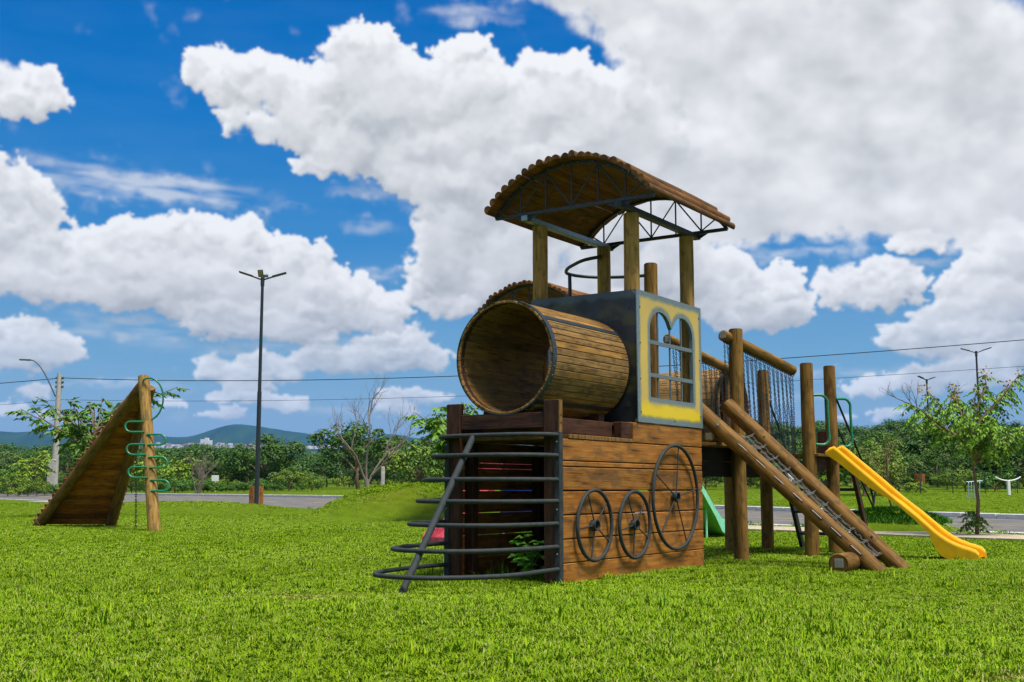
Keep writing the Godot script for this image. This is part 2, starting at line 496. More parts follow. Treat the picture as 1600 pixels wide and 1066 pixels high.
func make_sky() -> PanoramaSkyMaterial:
	var W := 4096
	var H := 2048
	# whole dome, coarse
	var low := sky_window(-180.0, 180.0, 0.0, 90.0, 1024.0 / 360.0, false)
	low.resize(W, H / 2, Image.INTERPOLATE_CUBIC)
	var full := Image.create(W, H, false, Image.FORMAT_RGBF)
	var hz := air(-1.0)
	full.fill(Color(0.10, 0.13, 0.05))
	full.blit_rect(low, Rect2i(0, 0, W, H / 2), Vector2i(0, 0))
	var ppd := W / 360.0
	var a0 := -31.9921875
	var e1 := 29.970703125
	var win := sky_window(a0, -a0, 0.0, e1, ppd, true)
	# soft join of the window into the dome
	for y in win.get_height():
		for x in win.get_width():
			var ed := minf(minf(x, win.get_width() - 1 - x), y) / ppd
			if ed < 2.5:
				var X := int((a0 + 180.0) * ppd) + x
				var Y := int((90.0 - e1) * ppd) + y
				win.set_pixel(x, y, full.get_pixel(X, Y).lerp(win.get_pixel(x, y), smoothstep(0.0, 2.5, ed)))
	full.blit_rect(win, Rect2i(0, 0, win.get_width(), win.get_height()), Vector2i(int((a0 + 180.0) * ppd), int((90.0 - e1) * ppd)))
	var m := PanoramaSkyMaterial.new()
	m.panorama = ImageTexture.create_from_image(full)
	return m


func make_view() -> void:
	var cam := Camera3D.new()
	cam.name = "camera"
	cam.position = Vector3(0, 0.8, 0)
	cam.rotation_degrees = Vector3(7.2817, 0, 0)
	cam.fov = 32.983
	cam.near = 0.1
	cam.far = 20000.0
	add_child(cam)
	var env := Environment.new()
	env.background_mode = Environment.BG_SKY
	var sky := Sky.new()
	sky.sky_material = make_sky()
	env.sky = sky
	env.sky_rotation = Vector3(0, PI, 0)
	env.tonemap_mode = Environment.TONE_MAPPER_LINEAR
	env.tonemap_exposure = 1.32
	env.background_energy_multiplier = 0.76
	env.sdfgi_enabled = true
	env.ssao_enabled = true
	env.ssil_enabled = true
	env.fog_enabled = FOG > 0.0
	env.fog_density = FOG
	env.fog_light_color = Color(0.32, 0.54, 0.82)
	var we := WorldEnvironment.new()
	we.name = "environment"
	we.environment = env
	add_child(we)
	var sun := DirectionalLight3D.new()
	sun.name = "sun"
	sun.light_energy = 1.5
	sun.light_color = Color(1.0, 0.97, 0.925)
	sun.light_angular_distance = 20.0
	sun.shadow_enabled = true
	add_child(sun)
	# high midday sun, to the right of the camera and slightly behind it
	var to_sun := Vector3(0.30, 1.0, 0.30).normalized()
	sun.look_at_from_position(to_sun * 50.0, Vector3.ZERO, Vector3.FORWARD)



func grey_noise(seed_: int, w: int, h: int, freq: float, oct: int, W: int, H: int) -> PackedByteArray:
	var f := noise(seed_, freq, oct)
	var im := f.get_seamless_image(w, h, false, false, 0.15, true)
	im.convert(Image.FORMAT_L8)
	if w != W or h != H: im.resize(W, H, Image.INTERPOLATE_CUBIC)
	return im.get_data()


# wood with the grain along U: [colour, relief]
func wood(seed_: int, light: Color, dark: Color, stain: Color, stain_amount: float, streaks: float) -> Array:
	var W := 512
	var H := 512
	var g1 := grey_noise(seed_, 24, 512, 0.09, 4, W, H)
	var g2 := grey_noise(seed_ + 1, 40, 200, 0.05, 3, W, H)
	var bl := grey_noise(seed_ + 2, 256, 256, 0.014, 4, W, H)
	var cr := grey_noise(seed_ + 3, 14, 512, 0.16, 2, W, H)
	var sp := grey_noise(seed_ + 4, 512, 512, 0.10, 3, W, H)
	var im := Image.create(W, H, false, Image.FORMAT_RGB8)
	var he := Image.create(W, H, false, Image.FORMAT_L8)
	for y in H:
		for x in W:
			var k := y * W + x
			var a := g1[k] / 255.0
			var b := g2[k] / 255.0
			var t := clampf(a * 0.55 + b * 0.75 - 0.15, 0.0, 1.0)
			var c := dark.lerp(light, t)
			var s := smoothstep(0.52, 0.80, bl[k] / 255.0) * stain_amount
			c = c.lerp(stain, s)
			c = c * (1.0 - 0.22 * smoothstep(0.36, 0.16, b * 0.8 + bl[k] / 255.0 * 0.2))
			var crack := smoothstep(0.20, 0.10, cr[k] / 255.0) * streaks
			var knot := smoothstep(0.25, 0.15, sp[k] / 255.0) * 0.5
			c = c.lerp(dark * 0.45, clampf(crack + knot * streaks, 0.0, 1.0))
			im.set_pixel(x, y, c)
			he.set_pixel(x, y, Color(1, 1, 1) * clampf(0.35 + a * 0.5 - crack * 0.6, 0.0, 1.0))
	return [ImageTexture.create_from_image(im), ImageTexture.create_from_image(he)]


func wood_mat(tex: Array, scale: float, rough: float, tint := Color(1, 1, 1), relief := 0.25) -> StandardMaterial3D:
	var m := StandardMaterial3D.new()
	m.albedo_texture = tex[0]
	m.albedo_color = tint
	m.vertex_color_use_as_albedo = true
	m.uv1_scale = Vector3(scale * 0.6, scale, 1)
	m.roughness = minf(rough + 0.18, 0.95)
	m.metallic_specular = 0.3
	m.heightmap_enabled = true
	m.heightmap_texture = tex[1]
	m.heightmap_scale = relief
	return m


func plain(c: Color, rough: float, metal := 0.0, vert := true) -> StandardMaterial3D:
	var m := StandardMaterial3D.new()
	m.albedo_color = c
	m.roughness = rough
	m.metallic = metal
	m.vertex_color_use_as_albedo = vert
	return m


# mottled surface: two colours mixed by cloudy noise, mapped in metres on all sides
func mottled(seed_: int, a: Color, b: Color, freq: float, scale: float, rough: float, metal := 0.0, relief := 0.0) -> StandardMaterial3D:
	var d := grey_noise(seed_, 256, 256, freq, 5, 256, 256)
	var e := grey_noise(seed_ + 1, 256, 256, 0.15, 3, 256, 256)
	var im := Image.create(256, 256, false, Image.FORMAT_RGB8)
	for k in 65536:
		var t := clampf((d[k] / 255.0 - 0.5) * 1.6 + 0.5 + (e[k] / 255.0 - 0.5) * 0.5, 0.0, 1.0)
		im.set_pixel(k % 256, k / 256, a.lerp(b, t))
	var m := StandardMaterial3D.new()
	m.albedo_texture = ImageTexture.create_from_image(im)
	m.uv1_triplanar = true
	m.uv1_scale = Vector3(scale, scale, scale)
	m.roughness = rough
	m.metallic = metal
	m.vertex_color_use_as_albedo = true
	if relief > 0.0:
		var hi := Image.create_from_data(256, 256, false, Image.FORMAT_L8, e)
		m.heightmap_enabled = true
		m.heightmap_texture = ImageTexture.create_from_image(hi)
		m.heightmap_scale = relief
	return m


func leafy(c: Color, back: Color, rough := 0.5) -> StandardMaterial3D:
	var m := StandardMaterial3D.new()
	m.albedo_color = c
	m.vertex_color_use_as_albedo = true
	m.roughness = rough
	m.metallic_specular = 0.35
	m.backlight_enabled = true
	m.backlight = back
	m.cull_mode = BaseMaterial3D.CULL_DISABLED
	return m


func make_materials() -> void:
	var plank := wood(100, Color(0.80, 0.58, 0.29), Color(0.53, 0.345, 0.14), Color(0.46, 0.36, 0.25), 0.6, 0.7)
	var logs := wood(200, Color(0.74, 0.61, 0.405), Color(0.52, 0.40, 0.225), Color(0.42, 0.36, 0.265), 0.65, 0.8)
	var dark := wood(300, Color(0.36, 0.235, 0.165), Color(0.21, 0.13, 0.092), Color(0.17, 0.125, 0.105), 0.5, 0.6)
	M.plank = wood_mat(plank, 1.3, 0.42, Color(0.90, 0.86, 0.82), 0.15)
	M.stave = wood_mat(plank, 1.6, 0.55, Color(0.88, 0.95, 1.0), 0.2)
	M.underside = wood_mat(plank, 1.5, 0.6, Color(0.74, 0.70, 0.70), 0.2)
	M.post = wood_mat(logs, 1.5, 0.6, Color(1.0, 0.975, 0.86), 0.3)
	M.ramp = wood_mat(logs, 1.5, 0.5, Color(0.74, 0.68, 0.53), 0.3)
	M.tower_post = wood_mat(logs, 1.5, 0.6, Color(0.81, 0.765, 0.62), 0.3)
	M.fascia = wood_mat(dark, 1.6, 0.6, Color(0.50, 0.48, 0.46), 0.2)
	M.grey_log = wood_mat(logs, 1.7, 0.75, Color(0.86, 0.84, 0.82), 0.35)
	M.dark_wood = wood_mat(dark, 1.6, 0.5, Color(1, 1, 1), 0.2)
	M.board_end = wood_mat(logs, 3.0, 0.7, Color(0.80, 0.74, 0.68), 0.3)
	M.steel = mottled(400, Color(0.185, 0.205, 0.21), Color(0.24, 0.262, 0.27), 0.03, 1.5, 0.72, 0.0)
	M.steel.metallic_specular = 0.3
	M.truss = mottled(410, Color(0.145, 0.172, 0.195), Color(0.205, 0.24, 0.27), 0.03, 2.0, 0.48, 0.2)
	M.galvanised = mottled(420, Color(0.47, 0.54, 0.58), Color(0.60, 0.67, 0.70), 0.05, 3.0, 0.38, 0.55)
	M.chain = plain(Color(0.50, 0.50, 0.49), 0.38, 0.3)
	M.dark_chain = plain(Color(0.22, 0.24, 0.26), 0.4, 0.4)
	M.white_rope = plain(Color(0.42, 0.42, 0.40), 0.6)
	M.dark_plank = wood_mat(plank, 1.5, 0.6, Color(1.0, 0.87, 0.64), 0.25)
	M.plate = mottled(455, Color(0.22, 0.22, 0.20), Color(0.86, 0.86, 0.82), 0.16, 9.0, 0.5, 0.1)
	M.black = plain(Color(0.07, 0.07, 0.075), 0.5)
	M.hole = plain(Color(0.05, 0.04, 0.03), 0.9)
	M.green_pipe = mottled(430, Color(0.05, 0.42, 0.28), Color(0.12, 0.52, 0.37), 0.04, 2.0, 0.35)
	M.yellow = mottled(440, Color(0.86, 0.65, 0.02), Color(0.91, 0.71, 0.035), 0.02, 1.2, 0.34)
	M.pink = mottled(450, Color(0.60, 0.20, 0.27), Color(0.70, 0.31, 0.37), 0.03, 1.5, 0.4)
	M.mint = mottled(460, Color(0.50, 0.84, 0.68), Color(0.60, 0.90, 0.76), 0.03, 1.5, 0.4)
	M.blue = mottled(465, Color(0.05, 0.24, 0.66), Color(0.08, 0.32, 0.76), 0.03, 1.5, 0.4)
	M.concrete = mottled(470, Color(0.62, 0.60, 0.57), Color(0.74, 0.73, 0.70), 0.02, 0.8, 0.85, 0.0, 0.1)
	M.kerb = mottled(480, Color(0.74, 0.74, 0.73), Color(0.86, 0.86, 0.85), 0.02, 0.7, 0.8)
	M.asphalt = mottled(490, Color(0.35, 0.34, 0.322), Color(0.42, 0.408, 0.385), 0.012, 0.25, 0.85, 0.0, 0.1)
	M.paint = mottled(500, Color(0.66, 0.56, 0.32), Color(0.76, 0.66, 0.42), 0.05, 1.0, 0.8)
	M.paving = mottled(510, Color(0.62, 0.57, 0.47), Color(0.74, 0.69, 0.59), 0.04, 0.8, 0.9)
	M.bark = mottled(520, Color(0.36, 0.28, 0.20), Color(0.50, 0.42, 0.33), 0.06, 2.0, 0.9, 0.0, 0.4)
	M.pale_bark = mottled(530, Color(0.42, 0.37, 0.33), Color(0.56, 0.51, 0.46), 0.06, 2.0, 0.9, 0.0, 0.3)
	M.lamp_post = plain(Color(0.17, 0.195, 0.215), 0.4, 0.2)
	M.lamp_face = plain(Color(0.62, 0.56, 0.30), 0.5)
	M.bars = mottled(425, Color(0.36, 0.41, 0.43), Color(0.46, 0.51, 0.53), 0.05, 3.0, 0.5, 0.2)
	M.fence = plain(Color(0.06, 0.20, 0.15), 0.6)
	M.insulator = plain(Color(0.30, 0.31, 0.32), 0.5)
	M.wire = plain(Color(0.10, 0.10, 0.11), 0.6)
	M.white = plain(Color(0.88, 0.88, 0.86), 0.6)
	M.leaf = leafy(Color(1, 1, 1), Color(0.20, 0.30, 0.03))
	M.near_leaf = leafy(Color(1, 1, 1), Color(0.32, 0.42, 0.05))
	M.blade = leafy(Color(1, 1, 1), Color(0.26, 0.42, 0.02), 0.6)
	M.blade.metallic_specular = 0.12
	M.soil = mottled(540, Color(0.24, 0.25, 0.06), Color(0.36, 0.40, 0.08), 0.05, 0.9, 1.0)
	M.town_wall = plain(Color(0.86, 0.85, 0.83), 0.9)
	M.town_roof = plain(Color(0.55, 0.40, 0.33), 0.9)
	M.ground = ground_mat()


func ground_mat() -> StandardMaterial3D:
	var a := grey_noise(600, 512, 512, 0.012, 4, 512, 512)
	var b := grey_noise(601, 512, 512, 0.12, 4, 512, 512)
	var im := Image.create(512, 512, false, Image.FORMAT_RGB8)
	for k in 512 * 512:
		var t := a[k] / 255.0
		var s := b[k] / 255.0
		var c := Color(0.29, 0.39, 0.07).lerp(Color(0.38, 0.47, 0.09), t)
		c = c.lerp(Color(0.40, 0.36, 0.16), smoothstep(0.62, 0.85, s) * 0.6)
		c = c * (0.75 + 0.4 * s)
		im.set_pixel(k % 512, k / 512, c)
	var m := StandardMaterial3D.new()
	m.albedo_texture = ImageTexture.create_from_image(im)
	m.uv1_scale = Vector3(0.35, 0.35, 1)
	m.roughness = 1.0
	m.metallic_specular = 0.1
	m.vertex_color_use_as_albedo = true
	return m



# the road: [metres along it, metres across it from its near edge]
func road_sw(x: float, d: float) -> Vector2:
	var px := x - 8.7
	var pd := d - 20.9
	return Vector2(px * -0.5825 + pd * 0.8128, px * 0.8128 + pd * 0.5825)


func road_point(s: float, w: float) -> Vector2:
	return Vector2(8.7 - 0.5825 * s + 0.8128 * w, 20.9 + 0.8128 * s + 0.5825 * w)


func road_rise(s: float) -> float:
	return 0.33 * sm(-6.0, 38.0, s)


# azimuth-dependent height of the far ridge, in degrees seen from the playground
func ridge(az: float) -> float:
	var e := 2.40 + 0.13 * sin(az * 0.55 + 1.0) + 0.08 * sin(az * 1.7)
	e += 0.55 * exp(-pow((az + 13.3) / 1.9, 2.0)) + 0.10 * exp(-pow((az + 11.8) / 0.8, 2.0))
	e += 0.22 * exp(-pow((az + 5.6) / 1.2, 2.0)) - 0.25 * exp(-pow((az + 8.6) / 1.6, 2.0))
	e += 0.03 * nz.get_noise_1d(az * 60.0)
	return e


func land(x: float, d: float) -> float:
	var h := base_land(x, d)
	# mounds on the lawn
	h += 0.92 * exp(-pow(absf(x + 2.15) / 2.85, 4.0) - pow(absf(d - 31.2) / 1.9, 2.2))
	h += 0.36 * exp(-pow(absf(x + 11.5) / 4.2, 2.4) - pow(absf(d - 39.5) / 2.2, 2.2))
	h += 0.26 * exp(-pow(absf(x + 20.5) / 4.5, 2.4) - pow(absf(d - 43.5) / 2.5, 2.2))
	h += 0.36 * exp(-pow(absf(x - 7.1) / 1.15, 2.6) - pow(absf(d - 21.9) / 0.7, 2.2))
	if d > 12.0 and road_sw(x, d).y < -2.8: h += 0.03 * nz.get_noise_2d(x * 6.0, d * 6.0)
	return h


func base_land(x: float, d: float) -> float:
	var sw := road_sw(x, d)
	var h := 0.0
	var w := sw.y
	var rise := road_rise(sw.x)
	if w > 0.0: h = rise * minf(w / 8.0, 1.0)
	if w > 8.0: h += 0.016 * minf(w - 8.0, 34.0)
	var r := sqrt(x * x + d * d)
	# the forest slope to the right and the plain that climbs slowly to the hills
	var az := rad_to_deg(atan2(x, d))
	if r > 60.0 and d > 0.0:
		var right := sm(3.5, 13.0, az)
		h += right * 10.0 * sm(70.0, 400.0, r)
		h += (1.0 - right) * 3.0 * sm(140.0, 400.0, r)
		if r > 400.0:
			var el := lerpf(0.55, 2.05, sm(400.0, 4200.0, r))
			h = maxf(h, (r - 300.0) * tan(deg_to_rad(el)) * sm(400.0, 700.0, r))
		if r > 4500.0:
			h = lerpf(h, 8000.0 * tan(deg_to_rad(ridge(az))), sm(5200.0, 8000.0, r))
			if r > 8200.0: h *= 1.0 - 0.3 * sm(8200.0, 11500.0, r)
	if d <= 0.0 and r > 60.0: h += 2.0 * sm(60.0, 300.0, r)
	return h


func ground_y(x: float, d: float) -> float:
	var sw := road_sw(x, d)
	var h := land(x, d)
	# the bed of the road and of the footpath lies lower than what is laid on it
	if sw.x > -90.0 and sw.x < 240.0:
		h -= 0.14 * (sm(-0.35, 0.25, sw.y) - sm(7.75, 8.35, sw.y))
	return h


func make_land() -> void:
	nz.seed = 3
	nz.frequency = 0.02
	var b := MB.new()
	var rs := [0.0]
	var r := 1.5
	while r < 11500.0:
		rs.append(r)
		r *= 1.028 if r < 260.0 else 1.07
	rs.append(11500.0)
	var na := 420
	var ring0 := []
	for i in rs.size():
		var ring := []
		for k in na + 1:
			# finer in front than behind
			var q := float(k) / na * 2.0 - 1.0
			var an := PI * (0.32 * q + 0.68 * q * q * q)
			var x: float = rs[i] * sin(an)
			var d: float = rs[i] * cos(an) + 0.0
			var y := ground_y(x, d)
			var rr: float = rs[i]
			var col := Color(1, 1, 1).lerp(Color(1.35, 0.72, 1.6), bare(x, d) * 0.9)
			if rr > 90.0:
				var f := sm(90.0, 400.0, rr)
				var n1 := nz.get_noise_2d(x * 0.12, d * 0.12) + 0.5 * nz.get_noise_2d(x * 0.7, d * 0.7)
				var wood_c := Color(0.22, 0.36, 0.35)
				var field := Color(0.95, 1.05, 1.6)
				var mix := sm(0.05, 0.22, n1) * (1.0 - sm(4600.0, 5600.0, rr) * 0.9)
				col = col.lerp(wood_c.lerp(field, mix), f) * (1.0 + 0.5 * nz.get_noise_2d(x * 2.3, d * 2.3) * f)
			ring.append([Vector3(x, y, -d), Vector2(x, d), col])
		if i > 0:
			for k in na:
				var p: Array = ring0[k]; var q2: Array = ring[k]; var w: Array = ring[k + 1]; var e: Array = ring0[k + 1]
				for t in [[p, q2, w], [p, w, e]]:
					var g: Vector3 = (t[1][0] - t[0][0]).cross(t[2][0] - t[0][0])
					if g.length_squared() < 1e-12: continue
					g = g.normalized()
					if g.y < 0.0: g = -g
					b.col = t[1][2]
					b.tri(t[0][0], t[1][0], t[2][0], g, g, g, t[0][1], t[1][1], t[2][1])
					var m := b.c.size()
					b.c[m - 3] = t[0][2]; b.c[m - 2] = t[1][2]; b.c[m - 1] = t[2][2]
					if b.v[m - 2] != t[1][0]: b.c[m - 2] = t[2][2]; b.c[m - 1] = t[1][2]
		ring0 = ring
	structure("ground", b, M.ground)

	# road with kerbs, centre line and footpath
	b = MB.new()
	var kn := MB.new()
	var lines := MB.new()
	var path := MB.new()
	var s := -70.0
	while s < 200.0:
		var s2 := s + 3.0
		var q := []
		for c in [[s, 0.0], [s2, 0.0], [s2, 8.0], [s, 8.0]]:
			var p := road_point(c[0], c[1])
			q.append(Vector3(p.x, base_land(p.x, p.y) - 0.02, -p.y))
		b.quad(q[0], q[1], q[2], q[3], Vector3.UP)
		s = s2
	structure("road", b, M.asphalt)
	# kerb stones on both sides, each stone about a metre
	var near := holder(self, "kerb")
	near.set_meta("kind", "structure")
	var far := holder(self, "far_kerb")
	far.set_meta("kind", "structure")
	for side in 2:
		var cnt := 0
		s = -46.0
		var rest := MB.new()
		while s < 170.0:
			var w0 := -0.13 if side == 0 else 8.13
			var a := road_point(s + 0.006, w0)
			var c := road_point(s + 0.994, w0)
			var ya := base_land(a.x, a.y) + (0.015 if side == 0 else 0.085) + R.randf_range(-0.004, 0.004)
			var yc := base_land(c.x, c.y) + (0.015 if side == 0 else 0.085)
			var k := MB.new() if s < 90.0 else rest
			var tone := R.randf_range(0.9, 1.04)
			k.col = Color(tone, tone, tone)
			k.beam(Vector3(a.x, ya - 0.10, -a.y), Vector3(c.x, yc - 0.10, -c.y), 0.16 if side == 0 else 0.2, 0.24, Vector3.UP, 0.015)
			if s < 90.0: part(near if side == 0 else far, "kerbstone", k, M.kerb)
			s += 1.0
		part(near if side == 0 else far, "kerb_run", rest, M.kerb, "stuff")
	s = -40.0
	while s < 150.0:
		var q := []
		for c in [[s, 4.0], [s + 4.0, 4.0], [s + 4.0, 4.13], [s, 4.13]]:
			var p := road_point(c[0], c[1])
			q.append(Vector3(p.x, base_land(p.x, p.y) - 0.012, -p.y))
		lines.quad(q[0], q[1], q[2], q[3], Vector3.UP)
		s += 8.0
	structure("road_marking", lines, M.paint)
	# footpath of square slabs between lawn and road
	var fp := holder(self, "footpath")
	fp.set_meta("kind", "structure")
	var rest2 := MB.new()
	s = -26.0
	while s < 60.0:
		for row in 2:
			var w0 := -2.65 + row * 0.74
			var cc := road_point(s + 0.36, w0 + 0.36)
			var k := MB.new() if s < 14.0 else rest2
			var tone := R.randf_range(0.88, 1.06)
			k.col = Color(tone, tone * 0.99, tone * 0.97)
			var dir := Vector3(-0.5825, 0, -0.8128)
			k.box(Transform3D(Basis(dir, Vector3.UP, dir.cross(Vector3.UP)), Vector3(cc.x, base_land(cc.x, cc.y) + 0.002 + R.randf_range(-0.003, 0.003), -cc.y)), Vector3(0.725, 0.07, 0.725), 0.006)
			if s < 14.0: part(fp, "slab", k, M.paving)
		s += 0.74
	part(fp, "slab_run", rest2, M.paving, "stuff")
	# paved crossing beyond the road at the right
	var cp := holder(self, "paved_crossing")
	cp.set_meta("kind", "structure")
	for i in 12:
		for j in 10:
			var cc := road_point(-4.5 - i * 0.42 - (j % 2) * 0.1, 8.5 + j * 0.42)
			var k := MB.new()
			var tone := R.randf_range(0.8, 1.05)
			k.col = Color(tone * 1.02, tone * 0.93, tone * 0.78)
			k.box(Transform3D(Basis(Vector3.UP, 0.62), Vector3(cc.x, base_land(cc.x, cc.y) + 0.03, -cc.y)), Vector3(0.40, 0.08, 0.40), 0.008)
			part(cp, "paver", k, M.paving)


func blade(b: MB, p: Vector3, h: float, w: float, an: float, lean: float) -> void:
	var d := Vector3(cos(an), 0, sin(an))
	var s := Vector3(-d.z, 0, d.x) * w * 0.5
	var m := p + Vector3.UP * h * 0.6 + d * lean * h * 0.35
	var t := p + Vector3.UP * h * (1.0 - lean * 0.25) + d * lean * h
	var n1 := (Vector3.UP * 0.8 - d * 0.7).normalized()
	var z := Vector2.ZERO
	b.tri(p - s, p + s, m + s * 0.75, n1, n1, n1, z, z, z)
	b.tri(p - s, m + s * 0.75, m - s * 0.75, n1, n1, n1, z, z, z)
	b.tri(m - s * 0.75, m + s * 0.75, t, n1, n1, n1, z, z, z)


func grass_col(dry: float, tone := 1.0) -> Color:
	var t := R.randf()
	if t < dry: return Color(0.36, 0.40, 0.11).lerp(Color(0.30, 0.27, 0.09), R.randf())
	var c := Color(0.108, 0.218, 0.008).lerp(Color(0.248, 0.348, 0.013), R.randf()).lerp(Color(0.16, 0.30, 0.05), 0.5 if R.randf() < 0.12 else 0.0)
	return c * R.randf_range(0.8, 1.2) * tone


func tuft_mesh(size: float, count: int, h: float, w: float, dry: float, tone := 1.0) -> ArrayMesh:
	var b := MB.new()
	# blades stand in small bunches that lean together
	var bunch := Vector3.ZERO
	var lean := 0.5
	var an := 0.0
	for i in count:
		if i % 7 == 0:
			bunch = Vector3(R.randf_range(-0.5, 0.5) * size, 0, R.randf_range(-0.5, 0.5) * size)
			an = R.randf() * TAU
			lean = R.randf_range(0.2, 1.0)
		b.col = grass_col(dry, tone)
		var p := bunch + Vector3(R.randfn(0, 0.012), -0.008, R.randfn(0, 0.012)) * (size / 0.25)
		blade(b, p, h * R.randf_range(0.5, 1.25), w * R.randf_range(0.7, 1.3), an + R.randfn(0, 0.9), clampf(lean + R.randfn(0, 0.25), 0.05, 1.3))
	return mesh_of(b, M.blade)


func scatter(called: String, label: String, me: Mesh, places: Array) -> void:
	var mm := MultiMesh.new()
	mm.transform_format = MultiMesh.TRANSFORM_3D
	mm.mesh = me
	mm.instance_count = places.size()
	for i in places.size(): mm.set_instance_transform(i, places[i])
	var o := MultiMeshInstance3D.new()
	o.multimesh = mm
	o.name = numbered(called)
	add_child(o)
	o.set_meta("kind", "stuff")
	o.set_meta("label", label)
	o.set_meta("category", "grass")


func bare(x: float, d: float) -> float:
	# worn patches in the lawn: 0 lush, 1 bare
	var e := 0.0
	e = maxf(e, 1.2 - pow((x + 1.55) / 0.52, 2.0) - pow((d - 8.72) / 0.42, 2.0))
	e = maxf(e, 1.2 - pow((x - 2.05) / 0.34, 2.0) - pow((d - 5.02) / 0.20, 2.0))
	e = maxf(e, 1.0 - pow((x + 8.3) / 1.0, 2.0) - pow((d - 24.4) / 0.5, 2.0))
	e = maxf(e, 0.9 - pow((x - 2.35) / 0.75, 2.0) - pow((d - 12.25) / 0.35, 2.0))
	e = maxf(e, 0.8 - pow((x - 3.6) / 0.55, 2.0) - pow((d - 13.6) / 0.3, 2.0))
	e = maxf(e, 0.8 - pow((x - 2.75) / 0.35, 2.0) - pow((d - 11.35) / 0.16, 2.0))
	e = maxf(e, 0.7 - pow((x + 0.55) / 0.5, 2.0) - pow((d - 9.55) / 0.2, 2.0))
	e = maxf(e, 0.8 - pow((x + 2.9) / 1.8, 2.0) - pow((d - 30.0) / 0.6, 2.0))
	e = maxf(e, 0.5 - pow((x + 2.5) / 3.0, 2.0) - pow((d - 29.5) / 1.2, 2.0))
	return clampf(e, 0.0, 1.0)


func make_grass() -> void:
	var lush := []
	var dry := []
	for i in 5: lush.append(tuft_mesh(0.26, 320, 0.042, 0.0066, 0.02 + 0.02 * i, 0.84 + 0.06 * i))
	for i in 2: dry.append(tuft_mesh(0.26, 190, 0.035, 0.005, 0.65))
	var coarse := []
	for i in 4: coarse.append(tuft_mesh(0.6, 440, 0.045, 0.012, 0.02 + 0.03 * i, 0.84 + 0.06 * i))
	var far := []
	for i in 3: far.append(tuft_mesh(1.6, 420, 0.075, 0.03, 0.06, 0.85))
	var pl := [[], [], [], [], []]
	var pd := [[], []]
	var pc := [[], [], [], []]
	var pf := [[], [], []]
	var patchy := noise(77, 0.35, 3)
	var spot := func(x: float, d: float, jit: float) -> Transform3D:
		x += R.randf_range(-jit, jit); d += R.randf_range(-jit, jit)
		var k := R.randf_range(0.8, 1.25)
		var v := 0.85 + 0.5 * patchy.get_noise_2d(x, d)
		var gy := ground_y(x, d)
		var turn := Basis(Vector3.UP, R.randf() * TAU).scaled(Vector3(k, k * v, k))
		if d > 13.0:
			var up := Vector3(gy - ground_y(x + 0.3, d), 0.3, ground_y(x, d + 0.3) - gy).normalized()
			turn = Basis(Quaternion(Vector3.UP, up)) * turn
		return Transform3D(turn, Vector3(x, gy - 0.004, -d))
	var d := 3.3
	while d < 13.0:
		var hw := d * 0.47 + 1.7
		var x := -hw
		while x < hw:
			var e := bare(x, d)
			# under the train there is only bare soil
			var lu := (x - 0.43) * 0.5517 + (d - 9.86) * 0.834
			var lv := -(x - 0.43) * 0.834 + (d - 9.86) * 0.5517
			var under := lu > 0.15 and lu < 2.9 and lv > 0.05 and lv < 1.2
			if not under or R.randf() < 0.06:
				if R.randf() < e * 0.9 or R.randf() < 0.10 + 0.25 * maxf(0.0, patchy.get_noise_2d(x * 0.7 + 50.0, d * 0.7)):
					if R.randf() < 0.7: pd[R.randi() % 2].append(spot.call(x, d, 0.06))
				if R.randf() > e:
					pl[clampi(int(2.5 + 5.0 * patchy.get_noise_2d(x * 0.5 + 9.0, d * 0.35) + R.randf_range(-1.2, 1.2)), 0, 4)].append(spot.call(x, d, 0.08))
			x += 0.16
		d += 0.15
	while d < 56.0:
		var hw := d * 0.47 + 2.4
		var st := 0.28 if d < 20.0 else (0.36 if d < 34.0 else 0.52)
		var x := -hw
		while x < hw:
			var w := road_sw(x, d).y
			if w < -2.75 or (w > -1.05 and w < -0.28) or w > 8.5:
				var e := bare(x, d)
				if e > 0.1 and R.randf() < e: pd[R.randi() % 2].append(spot.call(x, d, 0.2))
				if R.randf() > e: pc[clampi(int(2.0 + 4.0 * patchy.get_noise_2d(x * 0.3 + 9.0, d * 0.2) + R.randf_range(-1.0, 1.0)), 0, 3)].append(spot.call(x, d, 0.2))
			x += st
		d += st
	while d < 95.0:
		var hw := d * 0.47 + 2.0
		var st := 1.3
		var x := -hw
		while x < hw:
			var w := road_sw(x, d).y
			if w < -3.0 or w > 8.9: pf[R.randi() % 3].append(spot.call(x, d, 0.4))
			x += st
		d += st
	# scattered tufts of broader, longer blades
	var tall := tuft_mesh(0.10, 26, 0.085, 0.0085, 0.04)
	var pt := []
	for i in 420:
		var dd := 4.4 + 9.0 * R.randf()
		var xx := R.randf_range(-0.5, 0.5) * dd
		if bare(xx, dd) < 0.2 and patchy.get_noise_2d(xx * 0.8 + 20.0, dd * 0.8) > -0.05: pt.append(spot.call(xx, dd, 0.02))
	scatter("tall_grass", "longer broad grass blades scattered in the foreground lawn", tall, pt)
	for i in 5: scatter("lawn_grass", "short green lawn grass in the foreground", lush[i], pl[i])
	for i in 2: scatter("dry_grass", "dry straw-coloured grass in worn spots of the lawn", dry[i], pd[i])
	for i in 4: scatter("lawn_grass", "short green lawn grass around the play equipment", coarse[i], pc[i])
	for i in 3: scatter("lawn_grass", "green grass on the far lawn and verge", far[i], pf[i])



